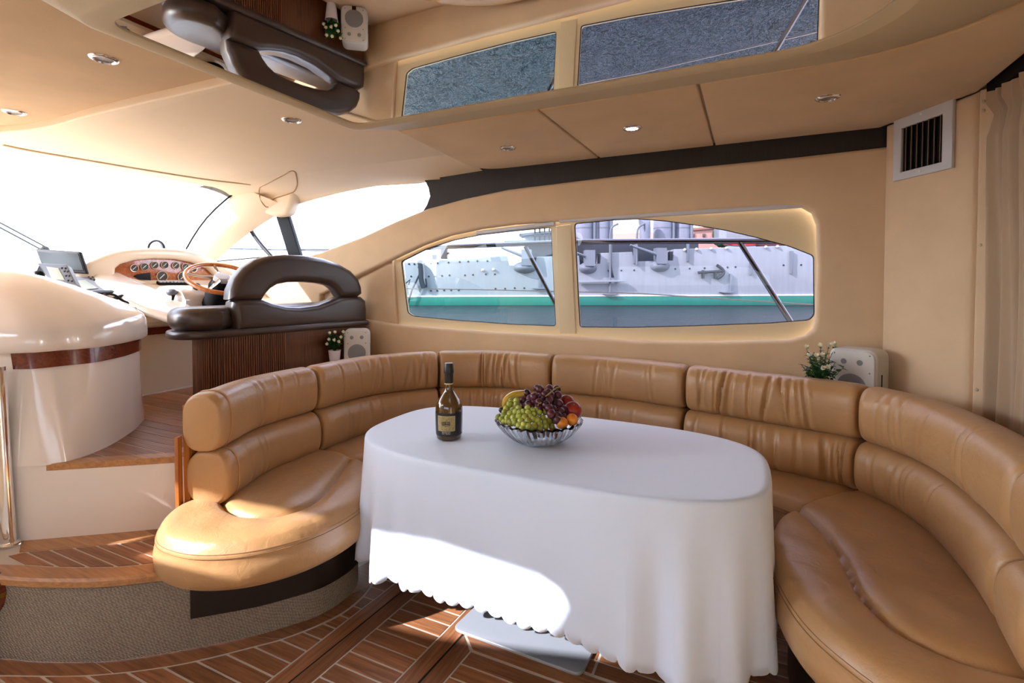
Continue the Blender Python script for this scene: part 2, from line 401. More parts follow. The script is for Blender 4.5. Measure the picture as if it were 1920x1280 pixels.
# ------------------------------------------------------------------ floor of planks (saloon)
def prism(poly, z0, z1):
    n = len(poly); V = [(p[0], p[1], z0) for p in poly]+[(p[0], p[1], z1) for p in poly]
    return V, [tuple(range(n))[::-1], tuple(range(n, 2*n))]+[(i, (i+1) % n, n+(i+1) % n, n+i) for i in range(n)]
floor = struct(mesh('floor', *box(-3.2, 3.0, -0.7, 3.1, -0.06, -0.002), CAULK, smooth=False))
def plank(poly, m, parent=floor, z=0.0, name='plank'):
    return mesh(name, *prism(poly, z-0.012, z+random.uniform(-0.0006, 0.0006)), m, parent, smooth=False)
SK = 0.066
def fx(x, y): return x+SK*(y-1.5)
CURVE = spline([(-2.9, 0.42, 0), (-2.62, 0.585, 0), (-2.268, 0.759, 0), (-2.006, 0.881, 0), (-1.782, 1.034, 0), (-1.609, 1.213, 0), (-1.529, 1.313, 0),
                (-1.459, 1.458, 0), (-1.447, 1.581, 0), (-1.474, 1.694, 0), (-1.523, 1.769, 0), (-1.60, 1.85, 0)], 10)
CARP = spline([(-3.0, 0.50, 0), (-2.66, 0.67, 0), (-2.371, 0.795, 0), (-2.224, 0.847, 0), (-2.037, 0.934, 0), (-1.912, 1.02, 0), (-1.786, 1.13, 0), (-1.651, 1.257, 0),
               (-1.590, 1.335, 0), (-1.520, 1.445, 0), (-1.503, 1.57, 0), (-1.53, 1.665, 0), (-1.62, 1.77, 0)], 10)
def cx(y):
    for a, b in zip(CURVE, CURVE[1:]):
        if a.y <= y <= b.y: return a.x+(b.x-a.x)*(y-a.y)/max(1e-9, b.y-a.y)
    return CURVE[-1].x if y > 1.8 else -3.0
G = 0.0042
PIT = 0.0662
y0 = 1.743-PIT*16
k = 0
while y0+k*PIT < 2.9:
    ya, yb = y0+k*PIT+G, y0+(k+1)*PIT-G; k += 1
    if yb < 0.55: continue
    # left field, cut by the curved caulk line
    xr = -1.400
    xa, xb = cx(ya)+0.009, cx(yb)+0.009
    if max(xa, xb) < xr-0.012 and ya < 1.80:
        plank([(xa, ya), (fx(xr, ya)-G, ya), (fx(xr, yb)-G, yb), (xb, yb)], TEAKX)
    if ya > 0.75 and yb < 2.5:
        plank([(fx(-1.265, ya)+G, ya), (fx(-1.024, ya)-G, ya), (fx(-1.024, yb)-G, yb), (fx(-1.265, yb)+G, yb)], TEAKX)
    if ya > 1.60 and yb < 2.4:
        for a, b in ((-0.944, -0.455), (-0.445, 0.3)): plank([(a, ya), (b, ya), (b, yb), (a, yb)], TEAKX)
for k in range(10):
    yb = 1.530-G-k*PIT; ya = yb-PIT+2*G; plank([(fx(-0.880, ya)+G, ya), (0.35, ya), (0.35, yb), (fx(-0.880, yb)+G, yb)], TEAKX)
for xa, xb in ((-1.400+G, -1.337), (-1.330, -1.265-G), (-1.024+G, -0.957), ):
    plank([(fx(xa, 0.6), 0.6), (fx(xb, 0.6), 0.6), (fx(xb, 2.5), 2.5), (fx(xa, 2.5), 2.5)], TEAKY)
plank([(fx(-0.949, 0.6), 0.6), (fx(-0.880, 0.6)-G, 0.6), (fx(-0.880, 1.53)-G, 1.53), (fx(-0.949, 1.59), 1.59)], TEAKY)
plank([(fx(-0.945, 1.60), 1.60), (fx(-0.875, 1.538), 1.538), (0.35, 1.538), (0.35, 1.60)], TEAKX)
for xg, y1 in ((-1.3335, 2.5), (-0.953, 1.6)):
    mesh('seam', *prism([(fx(xg-0.004, 0.6), 0.6), (fx(xg+0.004, 0.6), 0.6), (fx(xg+0.004, y1), y1), (fx(xg-0.004, y1), y1)], -0.012, -0.0012), DARKGAP, floor, smooth=False)
# curved border boards between the carpet and the curved caulk line
CU, CA = resample(CURVE, 121), resample(CARP, 121)
cuts = [0, 30, 58, 86, 108, 120]
for a, b in zip(cuts, cuts[1:]):
    A = [CU[i] for i in range(a, b+1)]; B = [CA[i]+(CA[i]-CU[i])*0.3 for i in range(a, b+1)]
    for Q_ in (A, B): Q_[0] = Q_[0].lerp(Q_[1], 0.15); Q_[-1] = Q_[-1].lerp(Q_[-2], 0.15)
    q = [(p.x-0.004, p.y+0.002) for p in A]+[(p.x, p.y) for p in B[::-1]]
    plank(q, TEAKX, name='border_plank')

# ------------------------------------------------------------------ carpeted step with teak tread
ST = thing('boarding_step', 'grey carpeted curved step with teak plank tread at lower left', 'step', (-2.2, 1.0, 0))
rz = resample(CARP, 60)
mesh('carpet_riser', *grid([[(p.x, p.y, z) for p in rz] for z in (0.0, 0.1, 0.2, 0.292)]), CARPET, ST, ang=0)
TOPC = [p for p in rz if p.x < -1.72]
back = [(-2.12, 1.30), (-2.219, 1.200), (-2.425, 1.03), (-2.62, 0.90), (-2.9, 0.8), (-3.2, 0.7)]
poly = [(p.x, p.y) for p in TOPC]+back
mesh('tread_base', *prism(poly, 0.262, 0.2975), CAULK, ST, smooth=False)
def inward(pts, d):
    out = []
    for i, p in enumerate(pts):
        t = (pts[min(i+1, len(pts)-1)]-pts[max(i-1, 0)]).normalized(); out.append(Vector((p.x-t.y*d, p.y+t.x*d, 0)))
    return out
nos_o, nos_i = inward(TOPC, -0.012), inward(TOPC, 0.062)
sec = [(nos_o, 0.272), (nos_o, 0.292), (inward(TOPC, -0.004), 0.300), (nos_i, 0.300), (nos_i, 0.27)]
mesh('nosing', *grid([[(p.x, p.y, z) for p in c] for c, z in sec], cv=True), TEAKL, ST, ang=30)
bk = [Vector((x, y, 0)) for x, y in ((-2.13, 1.22), (-2.15, 1.165), (-2.30, 1.045), (-2.50, 0.900))]
bko = [Vector((x, y, 0)) for x, y in ((-2.07, 1.34), (-2.15, 1.30), (-2.39, 1.12), (-2.63, 0.955))]
mesh('back_board', *prism([(p.x, p.y) for p in bk]+[(p.x, p.y) for p in bko[::-1]], 0.28, 0.2998), TEAKL, ST, smooth=False)
# diagonal little planks between nosing and back board
def seg_x(pts, y):
    for a, b in zip(pts, pts[1:]):
        lo, hi = sorted((a.y, b.y))
        if lo <= y <= hi: return a.x+(b.x-a.x)*(y-a.y)/((b.y-a.y) or 1e-9)
    return None
inn = inward(TOPC, 0.070); bin_ = [Vector((p.x+0.006, p.y-0.006, 0)) for p in bk]
yy = 0.865
while yy < 1.2:
    ya, yb = yy+0.004, yy+0.046-0.004; yy += 0.046
    l = [seg_x(bin_, ya), seg_x(bin_, yb)]; r = [seg_x(inn, ya), seg_x(inn, yb)]
    l = [(-2.50 if v is None else v) for v in l]
    if None in r: continue
    if r[0] > l[0]+0.01 and r[1] > l[1]+0.01:
        mesh('tread_plank', *prism([(l[0], ya), (r[0], ya), (r[1], yb), (l[1], yb)], 0.285, 0.3002), TEAKX, ST, smooth=False)

# ------------------------------------------------------------------ helm deck (upper floor)
UF = struct(mesh('floor', *prism([(-2.09, 1.31), (-2.30, 1.18), (-2.62, 0.93), (-3.1, 0.6), (-3.1, -0.66), (-5.0, -0.66), (-5.0, 3.0), (-2.28, 3.0), (-2.30, 2.6), (-2.28, 1.9), (-2.14, 1.34)], 0.56, 0.598), CAULK, smooth=False))
yy = 1.02
while yy < 2.6:
    ya, yb = yy+0.003, yy+0.063; yy += 0.066
    e = lambda y: -2.62+(y-0.93)*1.35+0.05 if y < 1.3 else -2.17-(y-1.3)*0.15
    L0 = -2.60-max(0, (ya-1.02))*0.6 if ya < 1.45 else -3.5
    if e(ya)-0.07 > L0 and e(yb)-0.07 > L0: plank([(L0, ya), (e(ya)-0.075, ya), (e(yb)-0.075, yb), (L0, yb)], TEAKX, UF, 0.5995)
mesh('deck_edge', *join([prism([(-2.085, 1.32), (-2.335, 1.135), (-2.50, 1.015), (-2.575, 0.965), (-2.545, 1.035), (-2.46, 1.115), (-2.33, 1.21), (-2.16, 1.33)], 0.575, 0.602)]), TEAKL, UF, smooth=False)

# ------------------------------------------------------------------ starboard wall
top = [(1655, 275), (1500, 293), (1300, 313), (1100, 336), (950, 355), (870, 372), (800, 391), (740, 415), (680, 443), (600, 473), (560, 484), (405, 494)]
o = wp(top, 3.0)
outline = [(1.0, o[0][1]+0.01)]+o+[(-4.6, 1.52), (-4.6, 0.3), (1.0, 0.3)]
HOLE = [(600, 552), (640, 532), (680, 512), (735, 485), (790, 459), (840, 441), (900, 428), (960, 420), (1045, 414), (1200, 402), (1350, 391), (1470, 384), (1503, 387), (1523, 398),
        (1532, 420), (1533, 500), (1530, 600), (1525, 618), (1510, 630), (1480, 637), (1350, 641), (1200, 640), (1085, 632), (900, 621), (740, 608), (690, 600), (640, 594), (600, 590)]
hole = wp(HOLE, 3.0)
WR = struct(plate('wall_right', [outline, hole], 0.07, 0.022, (0, 3.035, 0), *XZ, SUEDE, res=4))
fo = offset(hole, 0.03)
P1 = [(752, 490), (800, 466), (850, 450), (900, 440), (960, 433), (1033, 426), (1042, 611), (960, 608), (850, 600), (775, 593), (764, 586)]
P2 = [(1077, 419), (1150, 412), (1195, 410), (1250, 414), (1300, 421), (1360, 431), (1420, 445), (1480, 461), (1526, 479), (1527, 590), (1518, 600), (1440, 606), (1300, 611), (1180, 614), (1087, 613)]
h1, h2 = roundpoly(wp(P1, 3.085), 0.02), roundpoly(wp(P2, 3.085), 0.02)
WF = struct(plate('trim_1', [fo, h1, h2], 0.03, 0.006, (0, 3.10, 0), *XZ, FRAMEM, res=2))
SP = plate('side_panel', [wp([(600, 596), (640, 600), (743, 613), (734, 479), (683, 506), (600, 546)], 3.05)], 0.04, 0.008, (0, 3.07, 0), *XZ, SUEDE, WF)
po = wp([(1036, 420), (1050, 418), (1056, 630), (1046, 630)], 3.08)
plate('mullion_cover', [wp([(1042, 424), (1070, 420), (1080, 626), (1050, 626)], 3.08)], 0.02, 0.006, (0, 3.085, 0), *XZ, FRAMEM, WF)
for nm, hp, gm in (('window_1', h1, GLASS_1), ('window_2', h2, GLASS_2)):
    g = struct(mesh(nm, [(p[0], 3.108, p[1]) for p in offset(hp, 0.012)], [tuple(range(len(hp)))], gm, smooth=False))
    mesh('seal', *tube([(p[0], 3.092, p[1]) for p in offset(hp, 0.001)], 0.0045, 6, closed=True), RUBBER, g)
# blind cassettes above the panes
def rail_between(name, pa, pb, Y, h, d, m):
    a, b = at(*pa, Y=Y), at(*pb, Y=Y); u = (b-a).normalized(); n = Vector((0, -1, 0)); v = n.cross(u)
    L = (b-a).length/2
    prof = roundpoly([(-d, -h), (d, -h), (d, h), (-d, h)], min(d, h)*0.7)
    rows = [[c+n*p[0]+v*p[1] for p in prof] for c in (a, b)]
    return mesh(name, *grid(rows, cu=True, cap=True), m)
b1 = struct(rail_between('trim_2', (895, 437), (1040, 419), 3.03, 0.012, 0.020, LGREY))
b2 = struct(rail_between('trim_2', (1050, 414), (1506, 385), 3.03, 0.012, 0.020, LGREY))
# dark band between arch and ceiling
so = [(1.0, 2.15), (-2.0, 2.15)]+wp([(825, 336), (796, 338), (803, 352), (806, 368), (800, 384), (790, 400), (870, 385), (950, 368), (1300, 326), (1660, 288)], 3.02)+[(1.0, 1.97)]
struct(plate('trim_3', [so], 0.03, 0.003, (0, 3.035, 0), *XZ, STRIPM))

# ------------------------------------------------------------------ ceiling
CE = struct(mesh('ceiling', *box(-4.2, 3.2, -0.75, 3.1, 2.17, 2.22), LINER, smooth=False))  # aft end added as an unseen overhang against sun and sky
def rrect(x0, x1, y0, y1, rs, n=10):
    out = []
    for (cx_, cy_, sx, sy, r, a0) in ((x0, y0, 1, 1, rs[0], PI), (x1, y0, -1, 1, rs[1], 1.5*PI), (x1, y1, -1, -1, rs[2], 0), (x0, y1, 1, -1, rs[3], 0.5*PI)):
        for i in range(n+1):
            a = a0+0.5*PI*i/n; out.append((cx_+sx*r+r*math.cos(a), cy_+sy*r+r*math.sin(a)))
    return out
def ring(x0, x1, y0, y1, rs, z): return [(x, y, z) for x, y in rrect(x0, x1, y0, y1, rs)]
R4 = (0.05, 0.26, 0.26, 0.05)
rows = [ring(-1.50, 0.33, 0.74, 1.655, R4, 2.01), ring(-1.503, 0.333, 0.737, 1.658, R4, 2.000), ring(-1.508, 0.338, 0.73, 1.665, R4, 1.998), ring(-1.55, 0.375, 0.69, 1.70, R4, 1.996),
        ring(-1.56, 0.385, 0.68, 1.71, (0.06, 0.3, 0.3, 0.06), 1.998), ring(-1.60, 0.75, 0.32, 2.035, (0.1, 0.5, 0.5, 0.10), 2.088), ring(-1.615, 0.76, 0.31, 2.045, (0.1, 0.5, 0.5, 0.10), 2.10), ring(-1.66, 0.80, 0.28, 2.08, (0.1, 0.5, 0.5, 0.1), 2.108)]
mesh('mirror_frame', *grid(rows, cu=True), VINYL, CE, ang=30)
mesh('mirror', [(x, y, 2.0035) for x, y in rrect(-1.53, 0.36, 0.71, 1.685, R4)], [tuple(range(44))], MIRROR, CE, smooth=False)
plate('ceiling_liner', [[(-1.95, 1.98), (1.0, 1.98), (1.0, 3.04), (-1.95, 3.04)]], 0.04, 0.004, (0, 0, 2.134), (1, 0, 0), (0, 1, 0), VINYL, CE)
plate('ceiling_liner', [[(-1.66, -0.7), (1.05, -0.7), (1.05, 2.0), (-1.66, 2.0)], [(-1.52, 0.70), (0.35, 0.70), (0.35, 1.68), (-1.52, 1.68)]], 0.05, 0.004, (0, 0, 2.135), (1, 0, 0), (0, 1, 0), SUEDE_T, CE)
pz = 2.103
plate('ceiling_panel', [roundpoly([(-1.59, 2.065), (-0.838, 2.065), (-0.815, 3.0), (-1.65, 3.0)], [0.02, 0.006, 0.006, 0.22], 8)], 0.022, 0.007, (0, 0, pz), (1, 0, 0), (0, 1, 0), SUEDE_T, CE, res=3)
plate('ceiling_panel', [[(-0.828, 2.065), (-0.172, 2.04), (-0.160, 3.0), (-0.805, 3.0)]], 0.022, 0.007, (0, 0, pz), (1, 0, 0), (0, 1, 0), SUEDE_T, CE, res=3)
fr_o = [p for p in rrect(-1.66, 0.775, 0.28, 2.055, (0.1, 0.5, 0.5, 0.1)) if p[0] > -0.15 and p[1] > 1.15]
plate('ceiling_panel', [[(-0.150, 3.0), (0.60, 3.0), (0.842, 2.60), (0.842, 1.1), (0.775, 1.1)]+fr_o+[(-0.162, 2.055)]], 0.022, 0.007, (0, 0, pz), (1, 0, 0), (0, 1, 0), SUEDE_T, CE, res=3)
# forward overhead: recessed sunroof, liner with its lip, cove down to the side window
ED = [at(x, y, Z=2.112) for x, y in ((470, 148), (430, 157), (320, 182), (210, 207), (150, 222), (100, 236), (50, 245), (0, 249))]
TW = [at(x, y, Z=2.11) for x, y in ((-520, 235), (-300, 252), (-150, 270), (0, 289), (160, 312), (300, 335), (445, 358))]
lin = [(-1.62, ED[0].y)]+[(p.x, p.y) for p in spline(ED, 4) if p.x < -1.66]+[(-3.62, 1.16), (-3.75, 1.0), (-3.8, -0.66)]+[(p.x, p.y) for p in TW]+[(-3.95, 2.64), (-1.62, 2.64)]
plate('overhead_liner', [lin], 0.045, 0.008, (0, 0, 2.135), (1, 0, 0), (0, 1, 0), LINER, CE, res=3)
plate('sunroof_panel', [[(-4.0, -0.7), (-1.5, -0.7), (-1.5, 1.6), (-4.0, 1.6)]], 0.02, 0.003, (0, 0, 2.158), (1, 0, 0), (0, 1, 0), SUEDE_T, CE)
zw = [(-1.55, 2.098), (-1.9, 2.075), (-2.17, 2.058), (-2.57, 2.073), (-2.89, 2.053), (-3.2, 2.018), (-3.47, 1.978), (-3.7, 1.94), (-3.9, 1.91), (-4.1, 1.89)]
def zwin(x):
    for a, b in zip(zw, zw[1:]):
        if b[0] <= x <= a[0]: return a[1]+(b[1]-a[1])*(x-a[0])/(b[0]-a[0])
    return zw[0][1] if x > -1.55 else zw[-1][1]
rows = []
for i in range(41):
    x = -1.63-2.42*i/40; r = []
    for j in range(15):
        s = j/14; y = 2.60+0.44*math.sin(s*PI/2)**1.0; zz = 2.1125-(2.1125-zwin(x))*(1-math.cos(s*PI/2))
        r.append((x, y, zz))
    r.append((x, 3.05, 2.17)); rows.append(r)
mesh('cove', *grid(rows), LINER, CE, ang=50)
gro = [at(x, y, Z=2.108) for x, y in ((5, 272), (60, 283), (160, 300), (280, 320), (390, 337), (470, 346))]
mesh('groove_bead', *tube(spline(gro, 5), 0.006, 6), VINYL, CE)
# service hatch: a shut line running round it on the cove
from mathutils.bvhtree import BVHTree
def tree_of(o):
    m = o.matrix_world; return BVHTree.FromPolygons([m @ v.co for v in o.data.vertices], [tuple(p.vertices) for p in o.data.polygons])
def on_tree(tr, x, y, dflt):
    d = (FWD + RGT*((x-CXP)/FOC) - UPV*((y-CYP)/FOC)).normalized(); h = tr.ray_cast(EYE, d)
    return (h[0] if h[0] is not None else atd(x, y, dflt))-d*0.001
bp = wp([(462, 378), (478, 354), (512, 344), (557, 352), (549, 385), (540, 404), (518, 407), (492, 399)], 2.97)
plate('mullion_bracket', [roundpoly(bp, 0.05)], 0.11, 0.04, (0, 3.0, 0), *XZ, LINER, CE, res=4)
fcn = at(505, 369, Y=2.99)
mesh('corner_fillet', *ball(tuple(fcn), 1.0, 20, 12, (0.17, 0.07, 0.055)), LINER, CE, ang=0)
# A-pillar between windscreen and side window
ws_t, ws_b = TW[-1], at(350, 467, X=-4.6)
sd_t, sd_b = at(535, 396, Y=3.02), at(405, 490, Y=3.02)
def bow(a, b, k): 
    return [a.lerp(b, i/10)+Vector((0, 0, k*math.sin(PI*i/10))) for i in range(11)]
ea, eb = bow(ws_t+Vector((0.03, 0, 0.03)), ws_b+Vector((-0.05, 0, -0.05)), 0.02), bow(sd_t+Vector((0.05, 0, 0.03)), sd_b+Vector((-0.06, 0, -0.03)), 0.035)
rows = []
for a, b in zip(ea, eb):
    m = a.lerp(b, 0.5)+Vector((0.05, -0.07, 0.0)); out_ = a.lerp(b, 0.5)+Vector((-0.08, 0.12, 0))
    rows.append([a, a.lerp(m, 0.5)+Vector((0.012, -0.02, 0)), m, m.lerp(b, 0.5)+Vector((0.012, -0.02, 0)), b, out_])
struct(mesh('trim_4', *grid(rows, cu=True, cap=True), LINER, ang=60))
CVT = [tree_of(SC.objects[n]) for n in ('cove', 'overhead_liner', 'mullion_bracket', 'trim_4', 'corner_fillet')]
hp = [(487, 352), (500, 345), (515, 337), (532, 328), (545, 320.5), (553, 322), (556, 332), (557, 346), (552, 358), (540, 364), (527, 368), (512, 374), (502, 388), (493, 382), (487, 368)]
hpts = [min((on_tree(tr, x, y, 9.0) for tr in CVT), key=lambda p: (p-EYE).length) for x, y in hp]
mesh('hatch_seam', *tube(spline(hpts, 4, True), 0.0045, 6, closed=True), M('seam_tan', (168, 136, 98), 0.8), CE)
# windscreen
BT = [at(-520, 505, X=-5.1), at(-300, 500, X=-5.1), at(-150, 500, X=-5.05), at(0, 500, X=-5.0), at(160, 494, X=-4.95), at(270, 480, X=-4.8), ws_b]
WS = struct(mesh('window_4', *grid([[t.lerp(b, i/6)+Vector((-0.05, 0, 0.03))*math.sin(PI*i/6) for t, b in zip(TW, BT)] for i in range(7)]), GLASS_FWD))
mesh('seal', *tube([ws_t.lerp(ws_b, i/6)+Vector((-0.05, 0, 0.03))*math.sin(PI*i/6)+Vector((0.01, -0.01, 0)) for i in range(7)], 0.008, 6), RUBBER, WS)
# forward side window: pane, mullion, curved seal
W3 = struct(mesh('window_3', [(p[0], 3.05, p[1]) for p in wp([(400, 496), (465, 425), (520, 396), (541, 378), (640, 350), (700, 340), (780, 336), (810, 350), (808, 372), (798, 396), (680, 449), (600, 478), (560, 486)], 3.05)], [tuple(range(13))], GLASS_SIDE, smooth=False))
plate('mullion', [wp([(519, 402), (541, 398), (568, 486), (546, 488)], 3.03)], 0.035, 0.006, (0, 3.03, 0), *XZ, BLACK, W3)
mesh('seal', *tube(spline([at(x, y, Y=3.03) for x, y in ((466, 419), (473, 436), (488, 457), (508, 480), (514, 488))], 5), 0.017, 8), BLACK, W3)
mesh('seal', *tube([at(466, 419, Y=3.03), at(500, 401, Y=3.03), at(522, 394, Y=3.03)], 0.012, 8), BLACK, W3)
mesh('seal', *tube([at(402, 490, Y=3.03), at(470, 484, Y=3.03), at(520, 480, Y=3.03)], 0.006, 8), BLACK, W3)

# ------------------------------------------------------------------ port side and aft end (behind the camera), openings shaped for the light
pa = [(-1.6, 1.10), (0.30, 1.10), (0.30, 1.42), (0.05, 1.52), (-0.3, 1.55), (-1.6, 1.55)]  # unseen opening, kept low so its sun misses the right seat
pb = wp([(405, 490), (465, 422), (520, 396), (541, 380), (640, 357), (700, 346), (780, 343), (797, 350), (805, 366), (795, 392), (740, 416), (680, 444), (600, 474), (560, 482)], 3.05)
for i_, dz in ((0, 0.15), (11, 0.025), (12, 0.10), (13, 0.115)): pb[i_] = (pb[i_][0], pb[i_][1]+dz)  # sill raised out of view to trim sun on the seat front
struct(plate('wall_left', [[(-4.6, 0.0), (3.2, 0.0), (3.2, 2.2), (-4.2, 2.2), (-4.6, 1.6)], roundpoly(pa, 0.05), pb], 0.06, 0.015, (0, -0.70, 0), *XZ, SUEDE))  # carried aft as an unseen wing that keeps sun off the sofa
struct(mesh('window_5', [(p[0], -0.70, p[1]) for p in pb], [tuple(range(len(pb)))], GLASS_PORT, smooth=False))
pmu = [(p[0], p[1]) for p in wp([(519, 398), (541, 392), (570, 490), (546, 492)], 3.05)]
plate('mullion', [pmu], 0.05, 0.006, (0, -0.70, 0), *XZ, BLACK, SC.objects['window_5'])
struct(mesh('window_6', [(p[0], -0.70, p[1]) for p in pa], [tuple(range(len(pa)))], GLASS_DIM, smooth=False))
struct(plate('wall_back', [[(-0.75, 0), (3.05, 0), (3.05, 2.2), (-0.75, 2.2)], [(-0.45, 0.02), (0.15, 0.02), (0.15, 2.0), (-0.45, 2.0)]], 0.06, 0.01, (0.98, 0, 0), (0, 1, 0), (0, 0, 1), SUEDE))  # unseen doorway, narrowed to keep daylight off the right sofa arm
# aft starboard corner column and the narrow studded strip
A, B, C3 = Vector((0.612, 2.985, 0)), Vector((0.838, 2.60, 0)), Vector((0.90, 2.54, 0))
def vplate(name, a, b, z0, z1, th, bev, m, parent=None, res=3):
    u = (b-a).normalized(); n = u.cross(Vector((0, 0, 1)))
    L = (b-a).length
    return plate(name, [[(0, z0), (L, z0), (L, z1), (0, z1)]], th, bev, a-n*(th/2), u, (0, 0, 1), m, parent, res=res)
COLM = struct(vplate('trim_5', A, B, 0.3, 2.099, 0.09, 0.035, SUEDE, res=5))
STR = struct(vplate('trim_6', B+Vector((0.004, -0.004, 0)), C3, 0.3, 2.099, 0.05, 0.012, SUEDE))
uB = (C3-B).normalized(); nB = uB.cross(Vector((0, 0, 1)))
for zz in (2.045, 2.01, 1.48, 0.9):
    p = B+uB*0.022+nB*0.001+Vector((0, 0, zz)); mesh('snap_stud', *lathe([(0.007, 0), (0.006, 0.003), (0.001, 0.005)], p, nB, 12), VINYL, STR)
mesh('pelmet', *box(0.86, 0.95, 0.2, 2.58, 2.06, 2.17), RUBBER, CE, smooth=False)
# decks outside
struct(mesh('trim_7', *box(-7, 3.0, 3.13, 3.60, 0.62, 0.72), DECKW, smooth=False))
struct(mesh('trim_7', *box(-7, 3.0, -1.25, -0.74, 0.62, 0.72), DECKW, smooth=False))
struct(mesh('trim_7', *box(-9.5, -5.0, -0.4, 2.75, 1.18, 1.28), DECKW, smooth=False))
# ------------------------------------------------------------------ sofa
SF = thing('sectional_sofa', 'long curved tan leather sofa wrapping around the white-clothed table', 'sofa', (-0.7, 2.4, 0))
CZ = 0.885
crest = [(340, 752), (400, 725), (470, 703), (575, 683), (690, 664), (820, 655), (930, 654), (1040, 660), (1160, 667), (1293, 680), (1460, 698), (1630, 718), (1780, 755), (1920, 820), (2080, 930)]
CP = [at(x, y, Z=CZ+0.012) for x, y in crest]
CP = [Vector((p.x, p.y, 0)) for p in CP]
CP[0] = CP[1]+(CP[1]-CP[2]).normalized()*0.10
PATH = resample(spline(CP, 12), 721)
PLEN = sum((b-a).length for a, b in zip(PATH, PATH[1:]))
def near_i(p):
    return min(range(len(PATH)), key=lambda i: (PATH[i]-p).length)
def pf(f):
    i = min(len(PATH)-2, max(0, int(f))); t = f-i; return PATH[i].lerp(PATH[i+1], t)
def nf(f):
    a, b = pf(max(0, f-6)), pf(min(720, f+6)); t = (b-a).normalized(); return Vector((t.y, -t.x, 0))
seams = [near_i(Vector((p.x, p.y, 0))) for p in (at(x, y, Z=CZ+0.012) for x, y in ((575, 683), (820, 655), (1040, 660), (1293, 680), (1630, 718)))]
END_R = near_i(Vector((CP[13].x, CP[13].y, 0)))
bounds = [0]+seams+[690, 720]
def cushion(name, fa, fb, zl, zh, ni, no, pleats, parent, seed, flat=0.0, amp=0.010):
    """rolled back cushion along the curved path: fa..fb path index, zl..zh height, reaching ni inwards and no outwards"""
    rnd = random.Random(seed); NS, NR = 110, 30
    hl = pleats
    rows = []
    w_, h_ = (ni+no)/2, (zh-zl)/2
    L = (fb-fa)*PLEN/720
    def row(f, e, push=0.0):
        c = pf(f); n = nf(f); r = []
        for k in range(NR):
            a = 2*PI*k/NR; ca, sa = math.cos(a), math.sin(a); ex = 0.74
            x = math.copysign(abs(ca)**ex, ca)*w_; z = math.copysign(abs(sa)**ex, sa)*h_
            d = 0.0
            u = (f-fa)/(fb-fa); side = max(0.0, ca)**0.5 if ca > 0 else 0.0
            for (pu, pw, pa, sl) in hl:
                t = (u-pu-sl*z)*L/pw
                if abs(t) < 4: d += pa*(-math.exp(-t*t)+0.45*math.exp(-((t-1.6)/0.9)**2)+0.3*math.exp(-((t+1.6)/0.9)**2))
            d *= side
            x = x*e+d; zz = z*(0.35+0.65*e)
            p = c+n*((ni-no)/2+x); r.append((p.x, p.y, (zl+zh)/2+zz))
        return r
    s_end = 0.035/L
    us = [0.0, s_end*0.06, s_end*0.2, s_end*0.45, s_end*0.8]+[s_end+(1-2*s_end)*i/NS for i in range(NS+1)]+[1-s_end*0.8, 1-s_end*0.45, 1-s_end*0.2, 1-s_end*0.06, 1.0]
    for u in us:
        q = min(1.0, min(u, 1-u)/s_end); e = 0.80+0.20*math.sqrt(1-(1-q)**2)
        rows.append(row(fa+(fb-fa)*u, e))
    return mesh(name, *grid(rows, cu=True, cap=True), TAN, parent, ang=60)
def pleat_set(seed, lo, hi, n, amp):
    r = random.Random(seed); return [(r.uniform(lo, hi), r.uniform(0.006, 0.014), amp*r.uniform(0.4, 1.0), r.uniform(-0.25, 0.25)) for _ in range(n)]
PL = [pleat_set(1, 0.35, 0.95, 5, 0.004), pleat_set(2, 0.15, 0.95, 14, 0.009), pleat_set(3, 0.25, 0.75, 13, 0.013), pleat_set(4, 0.3, 0.9, 6, 0.004), pleat_set(5, 0.1, 0.75, 14, 0.012), pleat_set(6, 0.1, 0.8, 7, 0.006), []]
PL2 = [pleat_set(11, 0.2, 0.6, 4, 0.004), pleat_set(12, 0.2, 0.9, 8, 0.005), pleat_set(13, 0.15, 0.9, 12, 0.008), pleat_set(14, 0.3, 0.95, 6, 0.006), pleat_set(15, 0.05, 0.95, 15, 0.010), pleat_set(16, 0.1, 0.6, 7, 0.008), []]
SZ = 0.455
for i in range(7):
    fa, fb = bounds[i], bounds[i+1]
    if fb-fa < 8: continue
    g = 1.2
    bc_ = cushion('back_cushion', fa+g if i else fa, fb-g, 0.652, CZ+0.004, 0.100, 0.072, PL[i], SF, i)
    lc_ = cushion('lumbar_cushion', fa+g if i else fa+1, fb-g, SZ-0.02, 0.658, 0.125, 0.065, PL2[i], SF, i+20)
    if i == 0:
        for o_, f0, zl, zh, ni, no in ((bc_, 9, 0.652, CZ+0.004, 0.100, 0.072), (lc_, 10, SZ-0.02, 0.658, 0.125, 0.065)):
            c, n = pf(f0), nf(f0); w_, h_ = (ni+no)/2+0.0015, (zh-zl)/2+0.0015
            pts = [c+n*((ni-no)/2+math.copysign(abs(math.cos(a))**0.74, math.cos(a))*w_)+Vector((0, 0, (zl+zh)/2+math.copysign(abs(math.sin(a))**0.74, math.sin(a))*h_)) for a in [2*PI*k/48 for k in range(48)]]
            mesh('piping', *tube(pts, 0.0032, 6, closed=True), TAN, o_)
